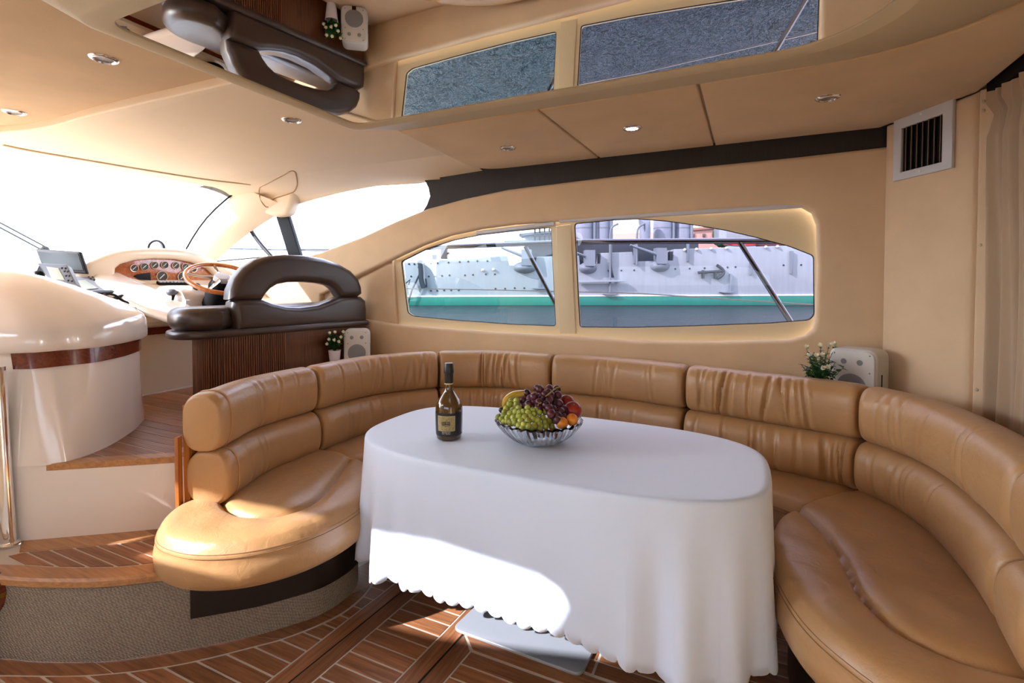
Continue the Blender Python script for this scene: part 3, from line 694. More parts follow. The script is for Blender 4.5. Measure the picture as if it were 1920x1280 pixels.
# dark backing board and the varnished end panel
rows = []
for f in range(2, 720, 12):
    c, n = pf(f), nf(f); rows.append([(c-n*0.045)+Vector((0, 0, z)) for z in (0.12, 0.84)]+[(c-n*0.070)+Vector((0, 0, z)) for z in (0.84, 0.12)])
mesh('back_board', *grid(rows, cu=True, cap=True), ENDWOOD, SF, ang=30)
c0, n0 = pf(0), nf(0); t0 = (pf(4)-pf(0)).normalized()
ep = [c0-t0*0.012-n0*0.098, c0-t0*0.004+n0*0.02]
e0, e1 = at(341, 925, Z=0.455), at(337, 800, Z=0.70)
u = n0; ec = c0-n0*0.075-t0*0.006
mesh('end_panel', *obox(ec+Vector((0, 0, 0.44)), u, t0, (0, 0, 1), 0.007, 0.012, 0.28), ENDWOOD, SF, ang=30)

def seat(name, B, Fc, zt, zb, groove, parent, NS=84, NT=34, seams_=True, back_drop=0.0):
    """upholstered seat: B back curve, Fc front curve (same direction), flat top that rolls over the front edge; groove = stitched valley"""
    B, Fc = resample(B, NS), resample(Fc, NS)
    gp = np.array([(p[0], p[1]) for p in spline([Vector((a[0], a[1], 0)) for a in groove], 8)]) if groove else None
    def gd(P):
        best = np.full(len(P), 9.0)
        for a, b in zip(gp, gp[1:]):
            ab = b-a; q = P-a; t = np.clip(q@ab/max(1e-9, ab@ab), 0, 1); best = np.minimum(best, np.linalg.norm(q-t[:, None]*ab, axis=1))
        return best
    rows = []
    H = zt-zb
    for i in range(NS):
        b, f = B[i], Fc[i]; d = f-b; L = max(1e-6, d.length); dn = d/L if L > 1e-4 else Vector((0, -1, 0))
        es = min(1.0, min(i, NS-1-i)/(NS*0.035)); edge = -0.012*(1-math.sqrt(1-(1-es)**2)) if L < 99 else 0
        r = [(b.x, b.y, zt-0.06), (b.x, b.y, zt-0.02)]
        DS_ = gd(np.array([(b.x+d.x*j/(NT-1), b.y+d.y*j/(NT-1)) for j in range(NT)])) if gp is not None else None
        for j in range(NT):
            s = j/(NT-1); p = b+d*s; dist = DS_[j] if gp is not None else 9
            z = zt+edge+0.010*math.sin(PI*min(1, s))
            fl = (1-s)*L
            if fl < 0.07: z -= 0.030*(1-math.sqrt(max(0, 1-(1-fl/0.07)**2)))
            if gp is not None: z += -0.022*math.exp(-(dist/0.012)**2)-0.010*math.exp(-(dist/0.04)**2)
            z += 0.0022*math.sin(34*p.x+21*p.y)*math.sin(15*p.y-9*p.x)
            r.append((p.x, p.y, z))
        for o_, q in ((0.010, 0.042), (0.014, 0.055), (0.012, 0.060), (0.020, 0.085), (0.024, H*0.62), (0.020, H*0.85), (0.010, H*0.97), (-0.01, H), (-0.05, H)):
            r.append((f.x+dn.x*o_, f.y+dn.y*o_, zt-q))
        rows.append(r)
    o = mesh(name, *grid(rows), TAN, parent, ang=50)
    for off_, q in ((0.0110, 0.0425), (0.0150, 0.0550)):
        sp_ = []
        for i in range(2, NS-2):
            dd = (Fc[i]-B[i]); dn = dd.normalized() if dd.length > 1e-4 else Vector((0, -1, 0)); sp_.append(Vector((Fc[i].x+dn.x*off_, Fc[i].y+dn.y*off_, zt-q)))
        mesh('stitching', *tube(sp_, 0.0012, 5), TANSEAM, o)
    return o
V3 = lambda pts: [Vector((p[0], p[1], 0)) for p in pts]
iS = [near_i(Vector((x, y, 0))) for x, y in ((-2.09, 1.93), (0.40, 2.46))]
def inner(fa, fb, d, n=30): return [pf(fa+(fb-fa)*i/n)+nf(fa+(fb-fa)*i/n)*d for i in range(n+1)]
# left lobe
FL = spline(V3([(-1.69, 1.885), (-1.60, 1.84), (-1.47, 1.70), (-1.405, 1.50), (-1.425, 1.30), (-1.52, 1.145), (-1.66, 1.055), (-1.80, 1.035), (-1.90, 1.062), (-1.985, 1.13), (-2.04, 1.22), (-2.06, 1.33)]), 10)
bl = inner(iS[0], 3, 0.07)
GL = [(-1.76, 1.86), (-1.64, 1.64), (-1.56, 1.47), (-1.565, 1.345), (-1.66, 1.26), (-1.79, 1.255), (-1.90, 1.30), (-1.985, 1.325)]
BL = spline([bl[0]-nf(iS[0])*0.03, bl[8], bl[16], bl[24], bl[29]+Vector((0.01, 0.03, 0)), bl[30]+Vector((0.02, 0.02, 0)), bl[30]+Vector((0.012, 0.006, 0)), bl[30]], 10)
seat('seat_cushion', BL, FL, SZ, 0.285, GL, SF, NS=230, NT=70)
# middle pieces behind the table
jl, jr = Vector((-1.69, 1.885, 0)), Vector((0.212, 2.235, 0))
mid_f = spline([Vector((-1.75, 1.89, 0)), Vector((-1.66, 2.0, 0)), Vector((-1.45, 2.25, 0)), Vector((-1.0, 2.42, 0)), Vector((-0.35, 2.42, 0)), Vector((0.05, 2.33, 0)), jr+Vector((0.03, 0.0, 0))], 10)
mid_f = resample(mid_f, 61)
seat('seat_cushion', inner(iS[0]+2, (iS[0]+iS[1])/2-1, 0.07), mid_f[:31], SZ-0.004, 0.285, None, SF, NS=50, NT=18)
seat('seat_cushion', inner((iS[0]+iS[1])/2+1, iS[1]-2, 0.07), mid_f[30:], SZ-0.004, 0.285, None, SF, NS=50, NT=18)
# right lobe
FR = spline(V3([(0.20, 2.215), (0.135, 2.10), (0.098, 1.93), (0.112, 1.72), (0.165, 1.53), (0.255, 1.40), (0.37, 1.305), (0.50, 1.25), (0.64, 1.24), (0.76, 1.30), (0.80, 1.42)]), 10)
GR = [(0.20, 2.225), (0.263, 2.059), (0.297, 1.864), (0.309, 1.685), (0.362, 1.539), (0.451, 1.479), (0.56, 1.465), (0.68, 1.50)]
br = inner(iS[1], 716, 0.07)
seat('seat_cushion', br, FR, SZ, 0.285, GR, SF, NS=230, NT=70)
# double stitching along both front edges
for Fc in (FL, FR):
    rs = resample(Fc, 120)
    for dz in (0.041, 0.050):
        pts = []
        for i, p in enumerate(rs):
            t = (rs[min(i+1, 119)]-rs[max(i-1, 0)]).normalized(); n = Vector((t.y, -t.x, 0))
            if n.dot(Vector((-0.7, 2.0, 0))-p) < 0 and False: n = -n
            pts.append(p+n*0.0)
        # stays just proud of the roll
        pts = [Vector((p.x, p.y, SZ-dz)) for p in pts]
def skirt(name, Fc, d, z0, z1, m, parent, a=0, b=None):
    rs = resample(Fc, 140)[a:b]; rows = []
    ctr = sum(rs, Vector())/len(rs)
    pts = []
    for i, p in enumerate(rs):
        t = (rs[min(i+1, len(rs)-1)]-rs[max(i-1, 0)]).normalized(); n = Vector((-t.y, t.x, 0))
        pts.append((p+n*d, n))
    rows = [[(p.x, p.y, z) for p, n in pts] for z in (z0, z1)]+[[(p.x+n.x*0.05, p.y+n.y*0.05, z) for p, n in pts] for z in (z1, z0)]
    return mesh(name, *grid(rows, cv=True), m, parent, ang=40)
# dark plinths: left one stands on the carpeted toe, right one on the floor
pl = [p for p in rz if -1.83 < p.x and p.y < 1.85]
plo = inward(pl, -0.016)
rows = [[(p.x, p.y, z) for p in plo] for z in (0.118, 0.30)]+[[(p.x, p.y, z) for p in inward(pl, 0.04)] for z in (0.30, 0.118)]
mesh('plinth', *grid(rows, cv=True, cap=True), PLINTH, SF, ang=40)
def inset(Fc, d, n=90):
    rs = resample(Fc, n); out = []
    for i, p in enumerate(rs):
        t = (rs[min(i+1, n-1)]-rs[max(i-1, 0)]).normalized(); out.append(Vector((p.x-t.y*d, p.y+t.x*d, 0)))
    return out
ri, ro = inset(FR, 0.055), inset(FR, 0.11)
mesh('plinth', *grid([[(p.x, p.y, z) for p in q] for q, z in ((ri, 0.0), (ri, 0.29), (ro, 0.29), (ro, 0.0))], cv=True, cap=True), PLINTH, SF, ang=40)
mi, mo = [p+Vector((0, 0.06, 0)) for p in mid_f], [p+Vector((0, 0.11, 0)) for p in mid_f]
mesh('plinth', *grid([[(p.x, p.y, z) for p in q] for q, z in ((mi, 0.0), (mi, 0.29), (mo, 0.29), (mo, 0.0))], cv=True, cap=True), PLINTH, SF, ang=40)
# ledge behind the backrest that carries the speakers and pots
lo = [pf(f)-nf(f)*0.07 for f in range(seams[0]+5, 640, 10)]
lo = [Vector((p.x, min(p.y, 2.99), 0)) for p in lo]
led = [(p.x, p.y) for p in lo]+[(0.63, 2.85), (0.60, 2.999), (-2.585, 2.999), (-2.66, 2.5)]
struct(mesh('trim_8', *prism(led, 0.715, 0.735), SUEDE, smooth=False))

# ------------------------------------------------------------------ table and its cloth
TC = Vector((-0.69, 1.838, 0)); TA, TB, TN = 0.772, 0.388, 3.3
def sup(a, A, B_, n=TN):
    c, s = math.cos(a), math.sin(a); return Vector((math.copysign(abs(c)**(2/n), c)*A, math.copysign(abs(s)**(2/n), s)*B_, 0))
TB_ = thing('saloon_table', 'pedestal table with grey metal base plate hidden under the white cloth', 'table', TC)
tp = [sup(2*PI*i/80, TA-0.012, TB-0.012)+TC for i in range(80)]
mesh('table_top', *prism([(p.x, p.y) for p in tp], 0.672, 0.700), WALNUT, TB_, ang=40)
mesh('pedestal', *lathe([(0.09, 0.012), (0.07, 0.05), (0.055, 0.12), (0.055, 0.60), (0.09, 0.672)], (-0.72, 1.86, 0), n=28), STEEL, TB_)
bp_ = roundpoly([(-0.995, 1.590), (-0.478, 1.578), (-0.452, 2.14), (-0.93, 2.15)], 0.035, 6)
plate('base_plate', [bp_], 0.012, 0.004, (0, 0, 0.0065), (1, 0, 0), (0, 1, 0), PLATEG, TB_, res=3)
def clothmesh():
    NP, dense = 1100, []
    pts = [sup(2*PI*i/2000, TA, TB) for i in range(2000)]
    per = sum((pts[(i+1) % 2000]-pts[i]).length for i in range(2000))
    ring_ = resample(pts+[pts[0]], NP+1)[:NP]
    nrm = []
    for i in range(NP):
        t = (ring_[(i+1) % NP]-ring_[i-1]).normalized(); nrm.append(Vector((t.y, -t.x, 0)))
    NL = round(per/0.054); zt = 0.7045
    # flutes: (arc angle in degrees from table centre, width in m of perimeter, depth)
    ang_of = [math.degrees(math.atan2(p.y, p.x)) % 360 for p in ring_]
    arc = [per*i/NP for i in range(NP)]
    def arc_at(x, y):
        i = min(range(NP), key=lambda q: (ring_[q].x-x)**2+(ring_[q].y-y)**2); return arc[i]
    cor = [arc_at(0.72, -0.34), arc_at(-0.72, -0.34), arc_at(-0.72, 0.34), arc_at(0.72, 0.34)]
    fl = []
    for c in cor:
        for k, (dx, wd, dp) in enumerate(((-0.30, 0.045, 0.014), (-0.16, 0.05, 0.030), (-0.02, 0.05, 0.036), (0.13, 0.055, 0.032), (0.27, 0.05, 0.018))):
            fl.append((c+dx+0.015*math.sin(c*7+k), wd, dp))
    for x in (-0.55, -0.25, 0.05, 0.33, 0.55): fl.append((arc_at(x, -0.39), 0.07, 0.007)); fl.append((arc_at(x, 0.39), 0.07, 0.009))
    def flute(s):
        v = 0.0
        for c, wd, dp in fl:
            t = (s-c+per/2) % per-per/2
            if abs(t) < 3.2*wd: v += dp*(math.exp(-(t/wd)**2)-0.28*math.exp(-((abs(t)-1.75*wd)/wd)**2))
        return v
    FLv = [flute(s) for s in arc]
    rows = []
    for f in (0.93, 0.98): rows.append([tuple(TC+p*f+Vector((0, 0, zt))) for p in ring_])
    for o_, dz in ((0.001, 0.0012), (0.006, 0.006), (0.009, 0.015)):
        rows.append([tuple(TC+p+n*o_+Vector((0, 0, zt-dz))) for p, n in zip(ring_, nrm)])
    H0 = 0.463; ND = 22
    for k in range(1, ND+1):
        h = k/ND; r = []
        for i in range(NP):
            p, n = ring_[i], nrm[i]; s = arc[i]
            L = (s/per*NL) % 1.0; sc = 0.0195*math.sqrt(max(0, 1-(2*L-1)**2))
            hem = H0+0.010*math.sin(2*PI*s/per*2+1.0)+0.030*max(0.0, FLv[i])/0.05+0.055*math.exp(-(((s-cor[0]+0.10+per/2) % per-per/2)/0.28)**2)
            z = zt-0.015-(hem-0.015)*h
            if k == ND: z -= sc
            elif k == ND-1: z -= sc*0.35
            g = h**1.15
            q = TC+p+n*(0.009+0.012*h+FLv[i]*g)
            r.append((q.x, q.y, z))
        rows.append(r)
    V, Fs = grid(rows, cu=True)
    Fs.append(tuple(range(NP)))
    return V, Fs
cl = mesh('tablecloth', *clothmesh(), CLOTH, None, ang=0)
md = cl.modifiers.new('thick', 'SOLIDIFY'); md.thickness = 0.0012; md.offset = -1
tag(cl, 'white scallop-edged cloth draped over the oval saloon table', 'tablecloth')
# ------------------------------------------------------------------ white moulded cabinet at left
CB = thing('moulded_cabinet', 'glossy white moulded cabinet with dark red wood strip above the step', 'cabinet', (-2.6, 1.0, 0.3))
base = [(-2.72, 0.86, 0.6), (-2.66, 0.90, 0.6)]+[tuple(at(x, y, Z=0.6)) for x, y in ((76, 873), (104, 869), (140, 862), (200, 838), (240, 814), (258, 800))]+[(-2.95, 1.590, 0.6), (-3.10, 1.64, 0.6), (-3.40, 1.65, 0.6), (-3.56, 1.62, 0.6)]
tops = [(-2.80, 0.83, 1.05), (-2.735, 0.90, 1.05)]+[tuple(at(x, y, Z=1.045)) for x, y in ((52, 661), (84, 659), (118, 656), (170, 652), (214, 645), (238, 640))]+[(-2.82, 1.50, 1.05), (-2.98, 1.55, 1.05), (-3.35, 1.57, 1.05), (-3.56, 1.56, 1.05)]
Bc, Tc = resample(spline(base, 8), 90), resample(spline(tops, 8), 90)
mesh('body', *grid([[b.lerp(t, k/10) for b, t in zip(Bc, Tc)] for k in range(11)]), GEL, CB, ang=60)
def outw(pts, d, z=None):
    out = []
    for i, p in enumerate(pts):
        t = (pts[min(i+1, len(pts)-1)]-pts[max(i-1, 0)]); t.z = 0; t.normalize(); out.append(Vector((p.x+t.y*d, p.y-t.x*d, p.z if z is None else z)))
    return out
sgn = 1 if (outw(Tc, 0.05)[40]-Vector((0, 0, 0))).length < Tc[40].length else -1
O = lambda pts, d, z=None: outw(pts, d*sgn, z)
def zlev(pts, z): return [b.lerp(t, (z-0.6)/0.45) for b, t in pts]
mid = zlev(list(zip(Bc, Tc)), 0.985)
s0, s1 = 10, 60
mesh('wood_strip', *grid([[p for p in O(mid, 0.004)[s0:s1]], [p for p in O(mid, 0.008)[s0:s1]], [p for p in O(Tc, 0.008)[s0:s1]], [p for p in O(Tc, 0.003)[s0:s1]]], cv=True), MAHOG, CB, ang=40)
rid = [atd(x, y, d) for x, y, d in ((-260, 500, 2.22), (-120, 503, 2.24), (0, 509, 2.28), (60, 516, 2.33), (120, 534, 2.41), (180, 560, 2.50), (226, 582, 2.56), (250, 592, 2.58))]
lipc = [Vector((-3.1, 0.55, 1.05)), Vector((-2.92, 0.72, 1.05))]+Tc[2:64]
lipc = resample(spline(lipc, 3), 80)
rid = resample(spline(rid, 8), 80)
lt = [Vector((p.x, p.y, 1.128+0.030*(i/79)**2)) for i, p in enumerate(O(lipc, 0.028))]
rows = [O(lipc, -0.02, 1.047), O(lipc, 0.024, 1.047), O(lipc, 0.034, 1.058), O(lipc, 0.036, 1.085), lt]
inn_ = [a.lerp(b, 0.07)+Vector((0, 0, 0.012)) for a, b in zip(lt, rid)]
rows += [[a.lerp(b, f)+Vector((0, 0, 0.012+0.025*math.sin(PI*f))) for a, b in zip(lt, rid)] for f in (0.05, 0.2, 0.4, 0.6, 0.8, 0.93)]
rows += [[p+Vector((0, 0, 0.008)) for p in rid], [p+Vector((-0.012, 0.010, 0.004)) for p in rid], [p+Vector((-0.03, 0.02, -0.06)) for p in rid], [p+Vector((-0.04, 0.03, -0.30)) for p in rid]]
mesh('moulded_top', *grid(rows), GEL, CB, ang=45)
mesh('end_cap', *grid([[r[-1] for r in rows], [Vector((-2.86, 1.52, max(0.95, r[-1].z-0.05))) for r in rows]]), GEL, CB, ang=50)
rl = [Vector((-2.74, 0.845, 0)), Vector((-2.66, 0.90, 0)), Vector((-2.575, 0.962, 0)), Vector((-2.335, 1.137, 0)), Vector((-2.08, 1.325, 0))]
mesh('riser', *grid([[p+Vector((0, 0, z)) for p in rl] for z in (0.298, 0.575)]+[[rl[i]+Vector((0, 0, (0.62, 0.62, 0.60, 0.59, 0.59)[i])) for i in range(5)]]), GEL, CB, ang=30)
mesh('side_panel', *box(-3.5, -2.78, 0.40, 0.83, 0.3, 1.0), GELC, CB, smooth=False)
mesh('back_fill', *join([box(-3.5, -3.0, 0.9, 1.5, 0.6, 1.0)]), GELC, CB, smooth=False)

PO = thing('grab_pole', 'polished chrome grab pole at the left end of the white cabinet', 'pole', at(17, 1020, Z=0.30))
pb_, pt_ = at(17, 1021, Z=0.30), at(17, 1021, Z=0.30)+Vector((-0.035, -0.008, 0.70))
mesh('tube', *tube([pb_, pt_], 0.024, 20), CHROME, PO)
mesh('foot_collar', *lathe([(0.034, 0.0), (0.034, 0.008), (0.027, 0.014)], pb_, n=20), CHROME, PO)
KB = thing('newel_post', 'glossy dark red turned wooden post knob with a gold band at the left edge', 'post', at(-14, 1235, Z=0))
kc = Vector((KB.location.x, KB.location.y, 0)); zc = 0.235
mesh('knob', *lathe([(0.022, 0.0), (0.022, 0.15), (0.03, 0.17), (0.046, 0.195), (0.054, 0.225), (0.055, 0.25), (0.05, 0.275), (0.036, 0.297), (0.012, 0.306)], kc, n=28), MAHOG, KB)
mesh('gold_band', *lathe([(0.0553, 0.228), (0.0565, 0.236), (0.0553, 0.244)], kc, n=28, cap=False), M('brass', (196, 150, 70), 0.2, metal=1.0), KB)

# ------------------------------------------------------------------ helm console
HC = thing('helm_console', 'cream and white moulded helm console with burl wood gauge panel', 'console', (-4.0, 2.1, 0.6))
mesh('front_panel', *box(-3.62, -3.56, 0.9, 2.995, 0.6, 0.985), GELC, HC, smooth=False)
mesh('wood_strip', *box(-3.64, -3.545, 0.9, 2.99, 0.985, 1.038), MAHOG, HC, smooth=False)
prof = [(-3.60, 1.037), (-3.50, 1.037), (-3.475, 1.050), (-3.465, 1.075), (-3.475, 1.105), (-3.505, 1.125), (-3.56, 1.142), (-3.80, 1.228), (-4.08, 1.325), (-4.16, 1.37), (-4.24, 1.43), (-4.34, 1.462), (-5.02, 1.475), (-5.02, 1.0), (-3.64, 1.0)]
mesh('console_top', *grid([[(x, y, z) for x, z in prof] for y in (0.2, 0.8, 1.4, 2.0, 2.6, 2.995)], cu=True, cap=True), GELC, HC, ang=30)
SN = Vector((0.34, 0, 0.94)).normalized(); S0 = Vector((-3.80, 1.9, 1.2285)); SU = Vector((0, 1, 0)); SV = SN.cross(SU)
def on_slope(name, px, th, bev, m, parent, lift=0.0, r=0.0):
    q = [atp(x, y, S0+SN*(lift+th), SN)-S0 for x, y in px]; lp = [(v.dot(SU), v.dot(SV)) for v in q]
    if r: lp = roundpoly(lp, r)
    return plate(name, [lp], th, bev, S0+SN*(lift+th/2), SU, SV, m, parent)
on_slope('centre_fairing', [(176, 512), (206, 506), (224, 509), (262, 527), (330, 556), (398, 592), (390, 604), (340, 600), (270, 578), (210, 548), (180, 526)], 0.055, 0.025, GEL, HC, 0.0, 0.04)
X0 = -4.08
po_ = [(at(x, y, X=X0).y, at(x, y, X=X0).z) for x, y in ((140, 545), (146, 520), (158, 500), (178, 485), (210, 473), (250, 466.5), (300, 465), (350, 469), (392, 481), (425, 499), (446, 522), (456, 550))]
pi_ = [(at(x, y, X=X0).y, at(x, y, X=X0).z) for x, y in ((218, 513), (219, 503), (228, 495), (255, 487.5), (292, 484.5), (330, 485.5), (362, 491), (392, 503), (408, 518), (412, 532), (330, 531), (285, 530))]
po2 = [tuple(p) for p in spline([Vector((a, b, 0)) for a, b in po_], 4)]; pi2 = pi_
plate('gauge_pod', [[(p[0], p[1]) for p in po2], pi2], 0.62, 0.03, (X0-0.31, 0, 0), (0, 1, 0), (0, 0, 1), GELC, HC, res=4)
GP = plate('gauge_panel', [offset(pi2, 0.008)], 0.02, 0.002, (X0-0.055, 0, 0), (0, 1, 0), (0, 0, 1), BURL, HC)
Xg = X0-0.045
DIALM = M('dial_grey', (72, 74, 72), 0.5, spec=0.2)
def gauge(x, y, r):
    c = at(x, y, X=Xg)
    g = mesh('gauge', *lathe([(r*0.86, 0.0), (r, 0.0), (r, 0.010), (r*0.86, 0.010)], c, (1, 0, 0), 20, cap=False), CHROME, HC)
    mesh('dial', *lathe([(r*0.86, 0.006), (r*0.05, 0.0062)], c, (1, 0, 0), 20), DIALM, g)
    mesh('needle', *obox(c+Vector((0.008, 0, 0)), Vector((0, 0.7, 0.7)), Vector((0, -0.7, 0.7)), (1, 0, 0), r*0.6, r*0.06, 0.001), WHITEP, g, smooth=False)
for x, y in ((251, 502.5), (270, 500), (289, 497), (308, 496.5), (328.5, 497.5), (346.5, 500), (362, 504)): gauge(x, y, 0.029)
for x, y in ((303, 518), (342, 519)): gauge(x, y, 0.043)
dq = [at(x, y, X=Xg) for x, y in ((249, 518), (258, 514), (281, 511), (282, 525), (260, 524))]
plate('switch_panel', [[(p.y, p.z) for p in dq]], 0.01, 0.002, (Xg+0.004, 0, 0), (0, 1, 0), (0, 0, 1), BLACK, HC)
q0, q1 = at(296, 531, X=X0+0.03), at(356, 531, X=X0+0.03)
mesh('switch_row', *obox((q0+q1)/2, (0, 1, 0), SV, SN, (q1-q0).length/2, 0.02, 0.012), BLACK, HC, smooth=False)
for i in range(9):
    p = q0.lerp(q1, (i+0.5)/9); mesh('rocker_switch', *obox(p+SN*0.014, (0, 1, 0), SV, SN, 0.009, 0.014, 0.006), LGREY, HC, smooth=False)
mesh('wheel_pod', *grid([[v+Vector((0, 0, 0)) for v in [Vector((x, y, z)) for x, z in ((-3.72, 1.10), (-3.52, 1.12), (-3.50, 1.20), (-3.55, 1.27), (-3.68, 1.31), (-3.80, 1.30), (-3.92, 1.24))]] for y in (2.16, 2.19, 2.30, 2.42, 2.50, 2.52)], cu=True, cap=True), GEL, HC, ang=50)
# steering wheel
WC = atd(416, 522, 3.55); WNn = (RGT*0.35+UPV*0.873-FWD*0.34).normalized(); WR_ = 0.221
SW = thing('steering_wheel', 'wood rimmed steering wheel with chrome spokes at the helm', 'steering wheel', WC)
wu, wv = frame_of(WNn)
mesh('rim', *tube([WC+wu*WR_*math.cos(2*PI*i/48)+wv*WR_*math.sin(2*PI*i/48) for i in range(48)], 0.016, 10, closed=True), WHEELW, SW)
hubc = WC-WNn*0.005
for i in range(5):
    a = 2*PI*i/5+0.35; d = wu*math.cos(a)+wv*math.sin(a)
    mesh('spoke', *tube([hubc+d*0.04+WNn*0.01, hubc+d*0.12, WC+d*(WR_-0.012)], [0.016, 0.011, 0.008], 8), CHROME, SW)
mesh('hub', *lathe([(0.055, -0.02), (0.056, 0.015), (0.048, 0.028), (0.020, 0.033), (0.004, 0.034)], hubc, WNn, 24), LGREY, SW)
gb = atd(404, 575, 3.62)
mesh('column_gaiter', *tube([gb+(WC-gb)*t for t in (0, 0.15, 0.3, 0.45, 0.6, 0.75, 0.9, 0.97)], [0.085, 0.095, 0.08, 0.085, 0.072, 0.074, 0.062, 0.05], 18), RUBBER, SW)
TH = thing('throttle_lever', 'chrome and black throttle lever left of the steering wheel', 'lever', atd(362, 548, 3.6))
mesh('lever', *tube([atd(358, 556, 3.6), atd(361, 543, 3.6), atd(366, 532, 3.58)], [0.014, 0.016, 0.02], 10), CHROME, TH)
mesh('knob', *ball(atd(369, 537, 3.57), 0.026, 12, 8), BLACK, TH)
# electronics on the port side of the console
def screen_unit(name, label, cat, body, scr, dd, tilt, th, mb, ms, buttons=(), keyr=0.006):
    c = sum((Vector((x, y)) for x, y in body), Vector((0, 0)))/len(body)
    n = (-FWD*math.cos(tilt)+Vector((0, 0, 1))*math.sin(tilt)).normalized(); p0 = atd(c.x, c.y, dd)
    u = Vector((0, 0, 1)).cross(n).normalized(); v = n.cross(u)
    T = thing(name, label, cat, p0)
    loc = lambda px, q: [((atp(x, y, q, n)-q).dot(u), (atp(x, y, q, n)-q).dot(v)) for x, y in px]
    plate('housing', [roundpoly(loc(body, p0), 0.008)], th, 0.006, p0-n*th/2, u, v, mb, T)
    q = p0+n*0.001; plate('screen', [loc(scr, q)], 0.004, 0.001, q, u, v, ms, T)
    for x, y in buttons: mesh('button', *lathe([(keyr, 0), (keyr, 0.003), (keyr*0.6, 0.004)], atp(x, y, p0, n), n, 10), BLACK, T)
    return T, p0, n, u, v
DM, p0, n, u, v = screen_unit('display_monitor', 'thin black flat screen display standing at the back of the console', 'monitor', [(66, 466), (149, 471.5), (162, 513), (82, 508)], [(71, 471), (147, 476), (157, 507), (84, 503)], 3.35, 0.12, 0.025, BLACK, DASHG)
mesh('stand', *tube([p0-n*0.02-v*0.03, p0-n*0.05-v*0.16], 0.018, 10), BLACK, DM)
CPt, p0, n, u, v = screen_unit('chart_plotter', 'small grey tilted chart plotter with buttons in front of the display', 'chart plotter', [(69.5, 492.5), (124, 495), (142.5, 533.5), (94, 529)], [(87, 499.7), (109.7, 502.5), (122, 525), (97.5, 523)], 2.98, 0.45, 0.045, GREYP, LCD,
    [(116, 502.5), (123, 503), (121, 508.5), (127, 509), (124, 517), (130, 517), (128, 526), (135, 527)])
mesh('bracket', *obox(atd(68, 508, 3.05), u, v, n, 0.035, 0.03, 0.03), GREYP, CPt, smooth=False)
mesh('bracket_knob', *ball(atd(72, 516, 3.0), 0.03, 12, 8), BLACK, CPt)
mesh('mount', *tube([atd(100, 525, 3.03), atd(100, 560, 3.06)], 0.02, 8), BLACK, CPt)
RP = thing('radar_display', 'flat light grey radar display lying on the console slope', 'display', atp(175, 530, S0, SN))
on_slope('housing', [(138, 518), (168, 514), (188, 519), (218, 546), (170, 550)], 0.035, 0.008, RADARG, RP, 0.0, 0.02)
on_slope('screen', [(142, 526), (160, 524.5), (184, 540), (160, 542)], 0.004, 0.001, LCD, RP, 0.036)
for x, y in ((166, 519), (173, 519), (170, 523), (177, 525), (186, 531), (193, 532), (192, 535)): mesh('button', *lathe([(0.006, 0), (0.006, 0.004)], atp(x, y, S0+SN*0.036, SN), SN, 8), BLACK, RP)
on_slope('hand_rail', [(163, 547), (178, 544), (217, 543), (218, 547), (178, 549), (168, 552)], 0.02, 0.006, BLACK, RP, 0.034)
RA = thing('radio_set', 'small black and white radio set with handset and cable on console', 'radio', atp(240, 575, S0, SN))
on_slope('housing', [(206, 565), (232, 566), (256, 580), (250, 590), (232, 588)], 0.03, 0.006, RADARG, RA)
on_slope('front', [(233, 578), (257, 575), (256, 586), (244, 588)], 0.035, 0.004, BLACK, RA)
hs = [atp(x, y, S0+SN*0.045, SN) for x, y in ((192, 556), (210, 560), (229, 556))]
mesh('handset', *tube(hs, [0.016, 0.011, 0.016], 10), BLACK, RA)
cb = [atp(x, y, S0+SN*k, SN) for x, y, k in ((192, 556, 0.05), (199, 551, 0.09), (215, 553, 0.08), (228, 562, 0.05), (250, 572, 0.03), (275, 580, 0.02), (298, 581, 0.02), (320, 575, 0.03))]
mesh('cable', *tube(spline(cb, 6), 0.007, 6), RUBBER, RA)
MC = thing('microphone', 'grey hand microphone clipped on the console beside the switches', 'microphone', atd(322, 549, 3.45))
mesh('body', *ball(atd(322, 548, 3.45), 0.034, 14, 10, (1, 1, 0.75)), GREYP, MC)
mesh('grip', *tube([atd(325, 553, 3.44), atd(324, 560, 3.44), atd(321, 573, 3.44)], [0.012, 0.008, 0.005], 8), BLACK, MC)
KS = thing('key_switch', 'tiny black key switch beside the grey microphone', 'switch', atd(344, 552, 3.5))
mesh('barrel', *tube([atd(343, 556, 3.52), atd(344, 550, 3.5)], 0.011, 10), BLACK, KS); mesh('key', *obox(atd(345, 546, 3.5), RGT, UPV, FWD, 0.007, 0.014, 0.003), CHROME, KS, smooth=False)
CM = thing('compass', 'round black rimmed compass dome peeking over the gauge pod', 'compass', (-4.5, 2.42, 1.56))
cc = atd(293, 466, 4.25)
mesh('rim', *tube([cc+RGT*0.068*math.cos(2*PI*i/28)+UPV*0.068*math.sin(2*PI*i/28) for i in range(28)], 0.009, 8, closed=True), BLACK, CM)
mesh('dome', *ball(cc+FWD*0.03, 0.06, 18, 12), LGREY, CM)
WPo = thing('windscreen_wiper', 'twin rod windscreen wiper arm outside the windscreen', 'wiper', at(86, 464, X=-5.02))
for a, b in (((-40, 405), (74, 466)), ((-40, 396), (86, 463))): mesh('arm', *tube([at(*a, X=-5.0), at(*b, X=-5.02)], 0.006, 6), SHIPD, WPo)
mesh('pivot', *ball(at(84, 468, X=-5.02), 0.03, 10, 8), BLACK, WPo)

